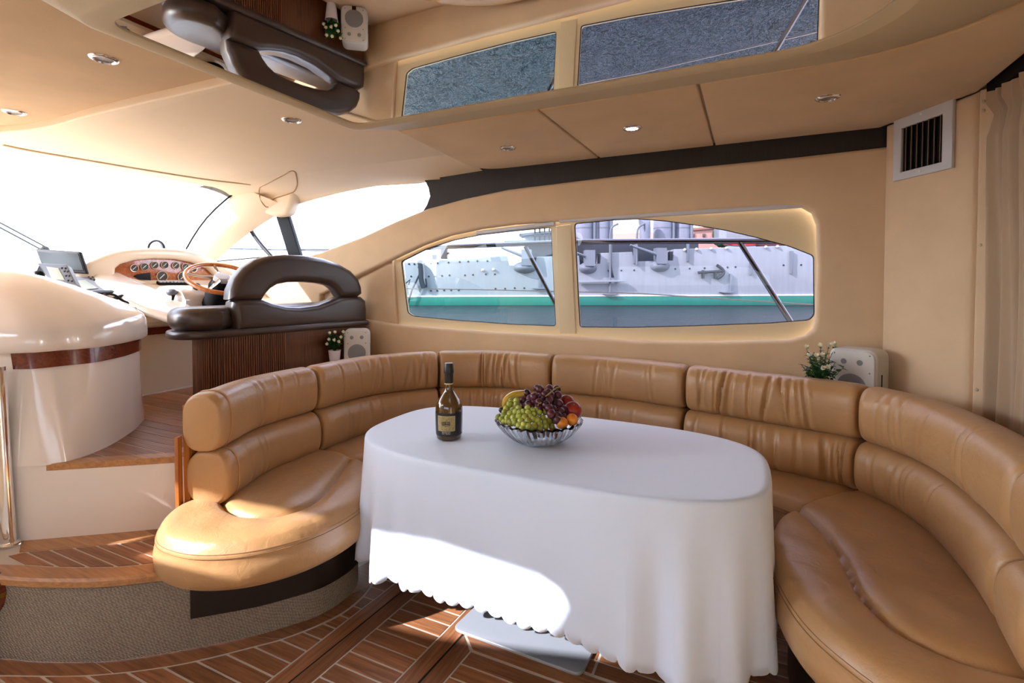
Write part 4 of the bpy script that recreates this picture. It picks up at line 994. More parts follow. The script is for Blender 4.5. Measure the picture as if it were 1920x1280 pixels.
# ------------------------------------------------------------------ helm seat
hu_ = (at(697, 610, Z=1.0)-at(345, 641, Z=1.0)); hu_.z = 0; HL = hu_.length-0.03; hu_.normalize()
ha = Vector((hu_.y, -hu_.x, 0)); H0_ = at(345, 641, Z=1.0); H0_.z = 0
HS = thing('helm_bench', 'dark brown leather helm bench with arched backrest on a wooden base', 'bench', (H0_.x, H0_.y, 0.6))
pl2 = [(HL, 0.0), (0.24, 0.0), (0.12, -0.012), (0.04, -0.05), (0.0, -0.12), (-0.005, -0.21), (0.03, -0.32), (0.11, -0.39), (0.24, -0.42), (HL, -0.42)]
sp_ = [(p.x, p.y) for p in spline([Vector((a, b, 0)) for a, b in pl2[1:9]], 5)]
pl2s = [(HL, 0.0)]+sp_+[(HL, -0.42)]
hz = lambda z: (H0_.x, H0_.y, z)
plate('seat_trim', [pl2s], 0.046, 0.018, hz(1.024), hu_, -ha*-1, BROWN, HS, res=4)
plate('seat_cushion', [offset([(a, b) for a, b in pl2s if a < 0.235]+[(HL-0.03, -0.41), (HL-0.03, -0.13), (0.36, -0.13), (0.30, -0.06)], -0.010)], 0.135, 0.055, hz(1.115), hu_, ha, BROWN, HS, res=6)
hb = H0_+ha*(-0.015)
loc2 = lambda px: [((p-hb).dot(hu_), p.z) for p in (atp(x, y, hb, ha) for x, y in px)]
low = [(446, 622), (443, 600), (439, 578), (441, 566), (452, 561), (475, 560), (496, 561), (514, 568), (540, 574.5), (566, 576), (600, 572), (622, 564), (640, 557), (664, 555), (681, 556), (689, 563), (691, 580), (691, 606), (600, 612), (520, 617)]
plate('backrest', [loc2(low)], 0.15, 0.045, hb-ha*0.075, hu_, (0, 0, 1), BROWN, HS, res=6)
hoop = [(434, 562), (436, 543), (446, 521), (462, 502), (484, 487), (510, 479.5), (540, 477), (575, 478.5), (610, 484), (640, 494), (662, 507), (676, 522), (682, 538), (683, 551), (676, 556), (642, 557), (637, 550), (632, 542), (622, 535), (605, 531), (575, 528.5), (545, 529), (525, 533), (512, 541), (503, 551), (496, 562), (466, 564)]
plate('backrest_hoop', [loc2(hoop)], 0.13, 0.042, hb-ha*0.07, hu_, (0, 0, 1), BROWN, HS, res=6)
bs_ = [(HL, -0.03), (0.62, -0.03), (0.38, -0.035), (0.24, -0.06), (0.165, -0.13), (0.15, -0.22), (0.18, -0.32), (0.28, -0.38), (HL, -0.38)]
bsp = [p for p in spline([Vector((a, b, 0)) for a, b in bs_[1:8]], 8)]
W3D = lambda a, b, z: Vector((H0_.x, H0_.y, z))+hu_*a+ha*b
lp = [(HL, -0.03)]+[(p.x, p.y) for p in bsp]+[(HL, -0.38)]
mesh('base', *grid([[W3D(a, b, z) for a, b in lp] for z in (0.60, 1.003)], cu=True, cap=True), WALNUT, HS, ang=30)
rs = resample(bsp, 60); t_acc = 0
for i in range(1, 46):
    p = rs[i] if i < 60 else rs[-1]; t = (rs[i+1]-rs[i-1]).normalized(); nn = Vector((-t.y, t.x, 0))
    c = W3D(p.x, p.y, 0); nw = (W3D(p.x+nn.x*0.01, p.y+nn.y*0.01, 0)-c).normalized(); tw = nw.cross(Vector((0, 0, 1)))
    if (c-W3D(0.4, -0.2, 0)).dot(nw) < 0: nw = -nw
    wd = (rs[1]-rs[0]).length*0.44
    rows = [[c+tw*(wd*math.cos(PI*k/5))+nw*(0.010*math.sin(PI*k/5))+Vector((0, 0, z)) for k in range(6)] for z in (0.60, 1.002)]
    mesh('slat', *grid(rows), WALSLAT, HS, ang=60)
# ------------------------------------------------------------------ ceiling lights and vent
LP = [((195, 110), 2.148, 'round chrome ceiling light in the sunroof panel nearest the mirror', 0), ((27, 210), 2.148, 'round chrome ceiling light at the far left end of the sunroof panel', 0),
      ((547, 225), 2.1125, 'round chrome ceiling light in the cream liner ahead of the mirror', 0), ((952, 277), 2.092, 'unlit chrome light in the foremost tan ceiling panel', 0),
      ((1185, 240), 2.092, 'lit pinkish ceiling light in the middle tan ceiling panel', 1), ((1552, 183), 2.092, 'unlit chrome light in the aftmost tan ceiling panel near the vent', 0)]
FROST = M('frosted_lens', (120, 112, 104), 0.25, bs=0.6, bscale=120)
for (x, y), z, lab, on in LP:
    c = at(x, y, Z=z); T = thing('ceiling_light', lab, 'ceiling light', c, 'recessed ceiling lights')
    dn = (0, 0, -1)
    mesh('bezel', *lathe([(0.030, -0.004), (0.030, 0.003), (0.034, 0.0075), (0.041, 0.0065), (0.046, 0.001), (0.046, -0.004)], c, dn, 32), CHROME, T)
    mesh('lens', *lathe([(0.031, 0.001), (0.018, 0.002), (0.002, 0.0024)], c, dn, 24), LAMP_ON if on else FROST, T)
cu_ = (B-A).normalized(); cn = cu_.cross(Vector((0, 0, 1)))
cl2 = lambda px, d=0.0: [((p-A-cn*d).dot(cu_), p.z) for p in (atp(x, y, A+cn*d, cn) for x, y in px)]
q = cl2([(1682, 223), (1795, 187), (1790, 318), (1679, 338)]); i_ = cl2([(1697, 246), (1774, 208), (1771, 305), (1693, 322)])
xs = [p[0] for p in q]; zs = [p[1] for p in q]; xa, xb = (q[0][0]+q[3][0])/2, (q[1][0]+q[2][0])/2; za, zb = (q[2][1]+q[3][1])/2, (q[0][1]+q[1][1])/2
ia, ib = (i_[0][0]+i_[3][0])/2, (i_[1][0]+i_[2][0])/2; ja, jb = (i_[2][1]+i_[3][1])/2, (i_[0][1]+i_[1][1])/2
VG = thing('vent_grille', 'pale square air vent with vertical dark louvres high on the column', 'vent', A+cu_*((xa+xb)/2)+Vector((0, 0, za)))
plate('frame', [[(xa, za), (xb, za), (xb, zb), (xa, zb)], [(ia, ja), (ib, ja), (ib, jb), (ia, jb)]], 0.018, 0.005, A+cn*0.009, cu_, (0, 0, 1), LGREY, VG)
bk_ = A+cn*0.002
mesh('backing', *obox(bk_+cu_*((ia+ib)/2)+Vector((0, 0, (ja+jb)/2)), cu_, (0, 0, 1), cn, (ib-ia)/2+0.004, (jb-ja)/2+0.004, 0.001), BLACK, VG, smooth=False)
SLATV = M('vent_slat_brown', (112, 88, 66), 0.5)
for k in range(7):
    x = ia+(ib-ia)*(k+0.8)/7.2; c = bk_+cu_*x+Vector((0, 0, (ja+jb)/2))+cn*0.008
    mesh('slat', *obox(c, (cu_*0.5+cn*0.86).normalized(), (0, 0, 1), (cn*0.5-cu_*0.86).normalized(), 0.008, (jb-ja)/2, 0.0012), SLATV, VG, smooth=False)
for zz in (za+(ja-za)*0.5, zb-(zb-jb)*0.35): mesh('screw', *lathe([(0.006, 0), (0.005, 0.003), (0.001, 0.0045)], A+cu_*((xa+xb)/2)+cn*0.018+Vector((0, 0, zz)), cn, 12), WHITEP, VG)

# ------------------------------------------------------------------ speakers and potted flowers on the ledge
ZL = 0.7352
def speaker(c, nf_, wdt, hgt, dep, label):
    c = Vector((c.x, c.y, ZL)); n = Vector((nf_[0], nf_[1], 0)).normalized(); u = Vector((0, 0, 1)).cross(n)
    T = thing('speaker', label, 'speaker', c, 'speakers behind the sofa')
    k = lambda w_, h_, r: roundpoly([(-w_, hgt/2-h_), (w_, hgt/2-h_), (w_, hgt/2+h_), (-w_, hgt/2+h_)], r, 6)
    plate('body', [k(wdt/2, hgt/2, 0.045)], dep, 0.012, c-n*dep/2, u, (0, 0, 1), SPKR, T, res=4)
    plate('front_grille', [k(wdt/2-0.008, hgt/2-0.008, 0.04)], 0.010, 0.004, c+n*0.003, u, (0, 0, 1), SPKR, T)
    f = c+n*0.0085
    mesh('woofer', *lathe([(0.062, 0), (0.05, 0.001), (0.002, 0.0014)], f+Vector((0, 0, hgt*0.36)), n, 28), MESHG, T)
    for s in (-1, 1):
        mesh('tweeter', *lathe([(0.013, 0), (0.002, 0.0012)], f+u*(0.034*s)+Vector((0, 0, hgt*0.78)), n, 16), MESHG, T)
        for h in (0.91, 0.62, 0.12): mesh('screw', *lathe([(0.004, 0), (0.001, 0.001)], f+u*(s*(wdt/2-0.028))+Vector((0, 0, hgt*h)), n, 8), MESHG, T)
    bd = mesh('badge', *obox(f+Vector((0, 0, hgt*0.085)), u, (0, 0, 1), n, 0.014, 0.013, 0.001), BLACK, T, smooth=False)
    mesh('badge_stripe', *obox(f+Vector((0, 0, hgt*0.085+0.0145)), u, (0, 0, 1), n, 0.014, 0.0018, 0.001), M('badge_orange', (214, 78, 30), 0.4), bd, smooth=False)
    mesh('side_slot', *obox(c-n*0.05+u*(wdt/2)+Vector((0, 0, hgt*0.45)), n, (0, 0, 1), u, 0.006, 0.04, 0.001), BLACK, T, smooth=False)
    return T
s1p = atd(669, 640, 3.54); speaker(s1p, (0.62, -0.78), 0.178, 0.262, 0.12, 'white speaker with two small drivers against the wooden helm seat base')
s2p = atd(1598, 690, 2.36); speaker(s2p, (-0.52, -0.86), 0.205, 0.280, 0.135, 'white speaker standing against the column at the right end of the sofa')
def blade(c, d, up, L, W, cup=0.3):
    """small folded leaf or petal as a 2 x 4 strip"""
    d = d.normalized(); s = d.cross(up).normalized(); nn = s.cross(d); V = []
    for t, wv_ in ((0, 0.25), (0.35, 1.0), (0.7, 0.8), (1.0, 0.05)):
        p = c+d*(L*t)-nn*(L*cup*t*t); V += [p-s*(W*wv_/2)+nn*(0.15*W*wv_), p, p+s*(W*wv_/2)+nn*(0.15*W*wv_)]
    return V, [(i*3+j, i*3+j+1, i*3+j+4, i*3+j+3) for i in range(3) for j in range(2)]
def pot_plant(c, label, sd, rad, zc, flowers):
    rnd = random.Random(sd); c = Vector((c.x, c.y, ZL))
    T = thing('flower_pot', label, 'plant', c, 'white potted artificial flowers')
    mesh('pot', *lathe([(0.028, 0.0), (0.031, 0.004), (0.043, 0.112), (0.045, 0.116), (0.041, 0.116), (0.039, 0.10), (0.004, 0.098)], c, n=28), POT, T)
    P = []
    for k in range(26):
        a = rnd.uniform(0, 2*PI); tip = c+Vector((math.cos(a)*rad*rnd.uniform(0.3, 0.9), math.sin(a)*rad*rnd.uniform(0.3, 0.9), rnd.uniform(0.16, zc)))
        P.append(tube([c+Vector((0, 0, 0.10)), c.lerp(tip, 0.6)+Vector((0, 0, 0.03)), tip], [0.002, 0.0015, 0.001], 5))
        for j in range(14):
            t = rnd.uniform(0.45, 1.0); p = (c+Vector((0, 0, 0.10))).lerp(tip, t); b = rnd.uniform(0, 2*PI)
            P.append(blade(p, Vector((math.cos(b), math.sin(b), rnd.uniform(-0.2, 0.8))), Vector((0, 0, 1)), rnd.uniform(0.018, 0.030), 0.015))
    for px, py, dd in flowers:
        tip = atd(px, py, dd); b0 = c+Vector((0, 0, 0.10))
        P.append(tube([b0, b0.lerp(tip, 0.6)+Vector((0, 0, 0.015)), tip], [0.002, 0.0016, 0.0012], 5))
        for j in range(9):
            p = b0.lerp(tip, rnd.uniform(0.5, 0.97)); b = rnd.uniform(0, 2*PI)
            P.append(blade(p, Vector((math.cos(b), math.sin(b), rnd.uniform(0.0, 0.9))), Vector((0, 0, 1)), rnd.uniform(0.018, 0.028), 0.014))
    f = mesh('foliage', *join(P), GREENL, T, ang=0); f['kind'] = 'stuff'
    for px, py, dd in flowers:
        p = atd(px, py, dd); Q = []
        ax = Vector((rnd.uniform(-0.5, 0.5), rnd.uniform(-0.9, -0.2), rnd.uniform(0.3, 0.9))).normalized(); u_, v_ = frame_of(ax)
        for k in range(5):
            b = 2*PI*k/5; Q.append(blade(p, ax*0.8+u_*math.cos(b)*0.7+v_*math.sin(b)*0.7, ax, 0.024, 0.018, -0.25))
        mesh('flower', *join(Q), PETAL, T, ang=0)
    return T
pot_plant(atd(627.5, 650, 3.52), 'white flowers in a white pot beside the helm seat base', 3, 0.052, 0.232,
          [(619, 626, 3.47), (628, 625, 3.47), (645, 624, 3.5), (641, 634, 3.47), (619, 638, 3.45), (628, 640, 3.44), (637, 643, 3.45), (615, 647, 3.47)])
pot_plant(atd(1538, 690, 2.36), 'white flowers poking up behind the sofa beside the right speaker', 5, 0.105, 0.275,
          [(1512, 654, 2.36), (1539, 648, 2.38), (1554, 650, 2.40), (1516, 668, 2.33), (1530, 669, 2.32), (1543, 669, 2.32), (1567, 648, 2.44), (1541, 693, 2.30), (1551, 689, 2.32)])

# ------------------------------------------------------------------ bottle
ZT = 0.7058
bc = at(842, 820.5, Z=ZT); bc.z = ZT
k = 2.80e-4
BT_ = thing('wine_bottle', 'dark sparkling wine bottle with black and gold label on the tablecloth', 'bottle', bc)
prof = [(0.030, 0.0), (0.046, 0.001), (0.0500, 0.006), (0.0520, 0.03), (0.0535, 0.08), (0.0538, 0.115), (0.0525, 0.130), (0.048, 0.145), (0.041, 0.158), (0.033, 0.170), (0.026, 0.181), (0.0205, 0.193), (0.0178, 0.207), (0.0168, 0.222), (0.0165, 0.292), (0.003, 0.294)]
mesh('glass_body', *lathe(prof, bc, n=48), BOTTLEG, BT_, ang=60)
mesh('neck_foil', *lathe([(0.0172, 0.219), (0.0174, 0.258), (0.0188, 0.262), (0.0205, 0.266), (0.0200, 0.275), (0.0180, 0.298), (0.0165, 0.302), (0.003, 0.3035)], bc, n=36), FOIL, BT_, ang=50)
mesh('foil_ring', *lathe([(0.0176, 0.218), (0.0180, 0.2205), (0.0176, 0.223)], bc, n=36, cap=False), CREAMTXT, BT_)
def rad_at(z):
    for a, b in zip(prof, prof[1:]):
        if a[1] <= z <= b[1] and b[1] > a[1]: return a[0]+(b[0]-a[0])*(z-a[1])/(b[1]-a[1])
    return 0.05
vd = Vector((EYE.x-bc.x, EYE.y-bc.y, 0)).normalized(); vr = Vector((0, 0, 1)).cross(vd)
def wrap(a, z, lift): 
    r = rad_at(z)+lift; d = vd*math.cos(a)+vr*math.sin(a); return bc+d*r+Vector((0, 0, z))
def patch(name, a0, a1, z0, z1, lift, m, parent, n=20, nz=8):
    return mesh(name, *grid([[wrap(a0+(a1-a0)*i/n, z0+(z1-z0)*j/nz, lift) for i in range(n+1)] for j in range(nz+1)]), m, parent, ang=0)
LB = patch('black_label', -1.5, 1.45, 0.020, 0.1115, 0.0006, BLABEL, BT_, 40)
GLb = patch('gold_label', -0.88, 0.43, 0.043, 0.100, 0.0011, GOLDL, BT_)
patch('gold_border', -0.90, 0.45, 0.0415, 0.0435, 0.0013, CREAMTXT, GLb, 20, 1); patch('gold_border', -0.90, 0.45, 0.0995, 0.1015, 0.0013, CREAMTXT, GLb, 20, 1)
patch('gold_border', -0.90, -0.86, 0.0415, 0.1015, 0.0013, CREAMTXT, GLb, 2, 8); patch('gold_border', 0.41, 0.45, 0.0415, 0.1015, 0.0013, CREAMTXT, GLb, 2, 8)
patch('black_plaque', -0.55, 0.05, 0.063, 0.080, 0.0015, BLABEL, GLb)
def text_on(txt, size, ac, zc, lift, m, parent, name='lettering'):
    cu = bpy.data.curves.new('t', 'FONT'); cu.body = txt; cu.size = size; cu.align_x = 'CENTER'; cu.align_y = 'CENTER'; cu.resolution_u = 2
    ob = bpy.data.objects.new('t', cu); me = bpy.data.meshes.new_from_object(ob); bpy.data.objects.remove(ob); bpy.data.curves.remove(cu)
    V = [wrap(ac+v.co.x/(rad_at(zc)), zc+v.co.y, lift) for v in me.vertices]; Fs = [tuple(p.vertices) for p in me.polygons]
    bpy.data.meshes.remove(me); return mesh(name, V, Fs, m, parent, smooth=False)
text_on("Cu\u00b7d\u00e9e", 0.0095, -0.25, 0.0755, 0.002, CREAMTXT, GLb); text_on('Comte', 0.0095, -0.25, 0.0672, 0.002, CREAMTXT, GLb)
text_on('PROSECCO', 0.0066, -0.22, 0.0365, 0.0012, WHITEP, LB); text_on('DOC  TREVISO', 0.0050, -0.22, 0.0310, 0.0012, WHITEP, LB)
patch('tax_strip', 1.12, 1.42, 0.030, 0.128, 0.0012, M('tax_strip_lilac', (196, 180, 226), 0.5), LB, 6)

# ------------------------------------------------------------------ glass bowl and fruit
oc = at(1010, 827, Z=ZT); oc.z = ZT; D0 = (oc-EYE).dot(FWD)
FB = thing('fruit_bowl', 'cut crystal glass bowl with swirled ribs holding grapes and fruit', 'bowl', oc)
def bowl_r(t, a, inn):
    r = 0.066+0.106*t**0.72; rib = math.cos(44*a+5*t)
    r += (0.0026*rib*(0.3+0.7*t)) if not inn else -0.006
    z = (0.004 if not inn else 0.010)+0.079*t**1.35
    if t > 0.9: z += 0.007*abs(math.sin(14*a))*(t-0.9)*10
    return r, z
NB = 176; rows = [[(oc.x+0.002*math.cos(2*PI*i/NB), oc.y+0.002*math.sin(2*PI*i/NB), oc.z+0.0005) for i in range(NB)], [(oc.x+0.062*math.cos(2*PI*i/NB), oc.y+0.062*math.sin(2*PI*i/NB), oc.z+0.0005) for i in range(NB)]]
for t in [j/12 for j in range(13)]:
    rows.append([(oc.x+bowl_r(t, 2*PI*i/NB, 0)[0]*math.cos(2*PI*i/NB), oc.y+bowl_r(t, 2*PI*i/NB, 0)[0]*math.sin(2*PI*i/NB), oc.z+bowl_r(t, 2*PI*i/NB, 0)[1]) for i in range(NB)])
for t in [j/8 for j in range(8, -1, -1)]:
    rows.append([(oc.x+bowl_r(t, 2*PI*i/NB, 1)[0]*math.cos(2*PI*i/NB), oc.y+bowl_r(t, 2*PI*i/NB, 1)[0]*math.sin(2*PI*i/NB), oc.z+bowl_r(t, 2*PI*i/NB, 1)[1]) for i in range(NB)])
rows.append([(oc.x+0.002*math.cos(2*PI*i/NB), oc.y+0.002*math.sin(2*PI*i/NB), oc.z+0.008) for i in range(NB)])
mesh('bowl_glass', *grid(rows, cu=True), BOWLG, FB, ang=60)
fq = lambda cx_, cy_, dd: atd(920+cx_/9.844, 715+cy_/9.844, D0+dd)
def mesh_only(name, V, Fs, m):
    me = bpy.data.meshes.new(name); me.from_pydata([tuple(v) for v in V], [], Fs); finish(me, m, True, 0); return me
def bunch(label, pts, rr, m, c, seed, group=None):
    T = thing('grape_bunch', label, 'grapes', c); rnd = random.Random(seed)
    me = mesh_only('grape', *ball((0, 0, 0), 1.0, 14, 10, (1, 1, 1.08)), m)
    for p in pts:
        o = bpy.data.objects.new('grape', me); o.parent = T; COL.objects.link(o)
        o.location = p-c; s = rr*rnd.uniform(0.92, 1.08); o.scale = (s, s, s); o.rotation_euler = (rnd.uniform(-0.8, 0.8), rnd.uniform(-0.8, 0.8), rnd.uniform(0, 6))
    return T
GG = [(150, 660), (240, 630), (310, 680), (415, 670), (360, 600), (455, 770), (410, 530), (480, 430), (475, 355), (350, 430), (290, 500), (515, 500), (540, 580), (600, 565), (690, 585), (520, 650), (630, 665), (690, 735), (790, 695),
      (555, 730), (610, 800), (700, 835), (805, 825), (890, 790), (965, 670), (900, 575), (780, 530), (800, 610), (1005, 560), (1060, 730), (1015, 830), (1125, 830), (1160, 720), (1120, 560), (1110, 630), (860, 700), (370, 760), (310, 750), (245, 755),
      (375, 360), (255, 565), (465, 560), (870, 740), (740, 655), (200, 700), (520, 815), (900, 860), (680, 490), (850, 510), (1000, 760), (430, 730), (580, 860), (760, 860)]
def gdep(x, y): return -(0.128-0.125*max(0, (830-y))/480)+0.085*((x-700)/560)**2
gp_ = [fq(x, y, gdep(x, y)) for x, y in GG]
G1 = bunch('bunch of pale green grapes filling the front of the glass bowl', gp_, 0.0127, GRAPEG, oc+Vector((0, 0, 0.05)), 2)
PP = [(670, 215), (860, 125), (905, 150), (1080, 130), (1215, 150), (1240, 250), (800, 290), (725, 325), (610, 350), (700, 430), (960, 300), (1110, 260), (1060, 205), (1190, 385), (1270, 420), (1020, 430), (880, 485), (760, 500), (640, 470), (1080, 500), (1150, 510),
      (900, 385), (820, 395), (1240, 530), (1000, 240), (930, 225), (1160, 310), (1290, 560), (1080, 350), (1240, 640), (1310, 610), (1190, 610), (1340, 660), (1240, 720), (1120, 600), (1350, 520)]
def pdep(x, y): return -0.055+0.105*(490-y)/370+0.03*((x-950)/350)**2
G2 = bunch('bunch of dark purple grapes heaped on top of the green ones', [fq(x, y, pdep(x, y)+(0.02 if (x+y) % 3 == 0 else 0)) for x, y in PP], 0.0166, GRAPEP, oc+Vector((0, 0, 0.12)), 4)
mesh('stem', *tube([fq(1015, 275, -0.01), fq(1080, 225, -0.015), fq(1150, 165, -0.015), fq(1230, 112, -0.01), fq(1315, 92, -0.005)], [0.0028, 0.0026, 0.0024, 0.0022, 0.003], 7), STEM, G2)
mesh('stem', *tube([fq(870, 445, -0.06), fq(890, 405, -0.065), fq(940, 390, -0.065)], 0.0018, 6), STEM, G2)
mesh('stem', *tube([fq(400, 420, -0.02), fq(430, 470, -0.03), fq(540, 520, -0.05), fq(700, 640, -0.09)], 0.002, 6), STEM, G1)
def round_fruit(name, label, cat, px, r, m, group, dimple=0.14, tilt=(0.3, -0.4, 1)):
    c = px; T = thing(name, label, cat, c, group)
    prof = [(max(0.0004, r*math.sin(t)*(1.0)), r*(-math.cos(t))-(dimple*r*math.exp(-((PI-t)/0.35)**2))+0.06*r*math.exp(-(t/0.4)**2)) for t in [PI*i/16 for i in range(17)]]
    mesh('flesh', *lathe(prof, c, tilt, 24), m, T, ang=0)
    top_ = Vector(tilt).normalized(); mesh('stem_scar', *lathe([(0.003, 0), (0.002, 0.003), (0.0005, 0.004)], c+top_*(r*(1-dimple)-0.001), tilt, 8), STEM, T)
    return T
round_fruit('nectarine', 'large red nectarine at the right side of the fruit bowl', 'nectarine', fq(1515, 535, -0.005), 0.0355, NECT, 'nectarines in the glass bowl')
round_fruit('nectarine', 'dark red nectarine half hidden behind the larger nectarine', 'nectarine', fq(1400, 395, 0.062), 0.0330, NECT, 'nectarines in the glass bowl')
round_fruit('nectarine', 'red fruit under the green grapes seen through the bowl glass', 'nectarine', oc+Vector((0, 0, 0.045))+RGT*-0.012+FWD*-0.022, 0.030, NECT, 'nectarines in the glass bowl')
round_fruit('apricot', 'orange apricot at the bowl rim nearest the camera', 'apricot', fq(1315, 768, -0.098), 0.0225, APRI, 'apricots in the glass bowl', 0.1)
round_fruit('apricot', 'orange apricot right of the other one below the nectarine', 'apricot', fq(1500, 705, -0.068), 0.0235, APRI, 'apricots in the glass bowl', 0.1)
round_fruit('apricot', 'orange apricot seen low through the glass of the bowl', 'apricot', oc+Vector((0, 0, 0.046))+RGT*0.055+FWD*-0.045, 0.021, APRI, 'apricots in the glass bowl', 0.1)
round_fruit('plum', 'small dark plum at the left rim of the bowl', 'plum', fq(205, 525, 0.02), 0.0125, PLUM, None, 0.08)
bpts = spline([fq(230, 470, 0.05), fq(285, 375, 0.055), fq(370, 290, 0.06), fq(480, 250, 0.065), fq(640, 240, 0.07), fq(790, 270, 0.075)], 6)
BN = thing('banana', 'yellow banana behind the grapes at the left of the bowl', 'banana', bpts[15])
L_ = len(bpts); mesh('peel', *tube(bpts, [0.018*min(1.0, 0.25+4.0*min(i, L_-1-i)/(L_-1)) for i in range(L_)], 9), BANA, BN, ang=30)
mesh('stalk', *tube([bpts[0]-(bpts[2]-bpts[0])*0.6, bpts[0]+(bpts[2]-bpts[0])*0.3], [0.0045, 0.005], 8), STEM, BN)

# ------------------------------------------------------------------ curtain
CT = thing('curtain', 'gathered taupe curtain hanging at the right edge beside the column', 'curtain', (0.93, 2.35, 0.3))
c0_, c1_ = Vector((0.872, 2.500, 0)), Vector((0.96, 1.75, 0)); dv = c1_-c0_; nv = Vector((dv.y, -dv.x, 0)).normalized()
if nv.dot(EYE-c0_) < 0: nv = -nv
rows = []
NZ = 40
for j in range(NZ+1):
    z = 0.32+(2.055-0.32)*j/NZ; r = []
    for i in range(241):
        t = i/240; s = t*dv.length
        pin = math.exp(-((z-1.955)/0.035)**2); amp = (0.024+0.012*math.sin(3+5*t))*(1-0.75*pin)*(0.65+0.35*(1-j/NZ))
        ph = 2*PI*s/0.092+0.5*math.sin(7*t)+0.25*math.sin(2.2*z+9*t)
        y = amp*math.sin(ph)+0.006*math.sin(2.3*ph+z*3)
        if z > 1.98: y += 0.010*math.sin(ph*1.9+1)
        p = c0_+dv*t+nv*(0.02+y-0.015*pin)+dv.normalized()*(-0.012*math.sin(z*4)); r.append((p.x, p.y, z))
    rows.append(r)
mesh('fabric', *grid(rows), CURTAIN, CT, ang=0)
mesh('rail', *tube([c0_+Vector((0, 0, 2.045)), c1_+Vector((0, 0, 2.045))], 0.008, 8), WHITEP, CT)

# ------------------------------------------------------------------ guard rails outside
YR = 3.45
GR_ = thing('guard_rail', 'polished steel guard rail with slanted stanchions outside the saloon windows', 'rail', (-1.2, YR, 0.72))
rp = [at(x, y, Y=YR) for x, y in ((700, 470), (850, 462), (1035, 455), (1080, 453), (1250, 452), (1440, 451), (1560, 451))]
mesh('rail_tube', *tube([Vector((-5.5, YR, 1.72))]+[rp[0]]+rp[1:]+[Vector((1.5, YR, 1.55))], 0.0185, 12), RAILST, GR_)
for a, b in (((985, 462), (1052, 590)), ((1386, 452), (1492, 618))):
    pa_, pb2 = at(*a, Y=YR), at(*b, Y=YR); d = (pb2-pa_); pe = pa_+d*((0.72-pa_.z)/d.z)
    mesh('stanchion', *tube([pa_, pe], 0.0165, 12), RAILST, GR_)
    mesh('stanchion_foot', *lathe([(0.035, 0), (0.035, 0.008), (0.02, 0.014)], (pe.x, pe.y, 0.72), n=16), CHROME, GR_)
wp_ = [at(x, y, Y=YR) for x, y in ((700, 539), (760, 541), (900, 543), (1042, 546), (1200, 550), (1400, 563), (1527, 571), (1600, 574))]
mesh('wire', *tube(wp_, 0.0045, 6), STEEL, GR_)

# ------------------------------------------------------------------ harbour: water, moored warship, quay
wat = tag(mesh('harbour_water', [(-400, -400, -0.75), (400, -400, -0.75), (400, 600, -0.75), (-400, 600, -0.75)], [(0, 1, 2, 3)], WATER, smooth=False), 'grey blue rippled harbour water around the moored warship', 'water'); wat['kind'] = 'stuff'
FH = Vector((-math.sin(YAW), math.cos(YAW), 0)); DS = 45.0
S0p = Vector((0, 0, 0))+FH*DS
def sp(x, y, off=0.0):
    return atp(x, y, S0p+FH*off, FH)
def sl(px, off=0.0):
    return [((p-S0p).dot(RGT), p.z) for p in (sp(x, y, off) for x, y in px)]
WS_ = thing('moored_warship', 'grey moored warship with green waterline band seen through the windows', 'ship', S0p+Vector((0, 0, -0.75)))
def splate(name, px, th, bev, m, off=0.0, parent=None):
    return plate(name, [sl(px, off)], th, bev, S0p+FH*(off+th/2), RGT, (0, 0, 1), m, parent or WS_, res=1)
hullp = [(757, 489), (800, 488.5), (880, 485), (945, 479), (951, 480), (955, 497), (1003, 497), (1006, 481), (1040, 480), (1086, 479), (1088, 496), (1125, 494), (1127, 474), (1186, 472), (1190, 490), (1262, 488), (1264, 467), (1380, 463), (1530, 459), (1800, 452), (1800, 575), (764, 575)]
HUo = splate('hull', hullp, 6.0, 0.10, HULL)
splate('waterline_band', [(763, 556.5), (1800, 553), (1800, 572), (764.5, 572.8)], 6.2, 0.02, BOOT, -0.10)
splate('white_line', [(763, 554.2), (1800, 550.8), (1800, 553.4), (763, 556.8)], 6.2, 0.01, BOOTW, -0.12)
splate('boot_line', [(764.5, 572.3), (1800, 571.5), (1800, 580), (764.5, 580)], 6.2, 0.02, BOOTD, -0.13)  # the hull's own black boot line
# deckhouse, bridge, funnels, vents
splate('deckhouse', [(985, 452), (1042, 452), (1042, 498), (985, 498)], 3.0, 0.05, SHIPD, 1.5)
splate('deckhouse', [(1060, 455), (1310, 455), (1310, 494), (1060, 494)], 3.0, 0.05, SHIPD, 2.0)
splate('gun_deck', [(945, 451), (1075, 450), (1075, 456), (950, 457)], 3.0, 0.03, SHIPG, 1.0)
splate('bridge_platform', [(974, 438), (1010, 434), (1075, 430), (1075, 434), (1012, 438), (980, 442)], 2.5, 0.03, SHIPG, 1.0)
splate('bridge', [(984, 440), (1075, 438), (1075, 452), (984, 452)], 2.4, 0.05, HULL, 1.4)
for x in (1003, 1012, 1021, 1030, 1039):
    mesh('bridge_strut', *tube([sp(x, 428, 0.9), sp(x, 452, 0.9)], 0.06, 6), SHIPD, WS_)
splate('bridge_rail', [(1000, 441), (1075, 439), (1075, 441), (1000, 443)], 0.1, 0.01, SHIPD, 0.8)
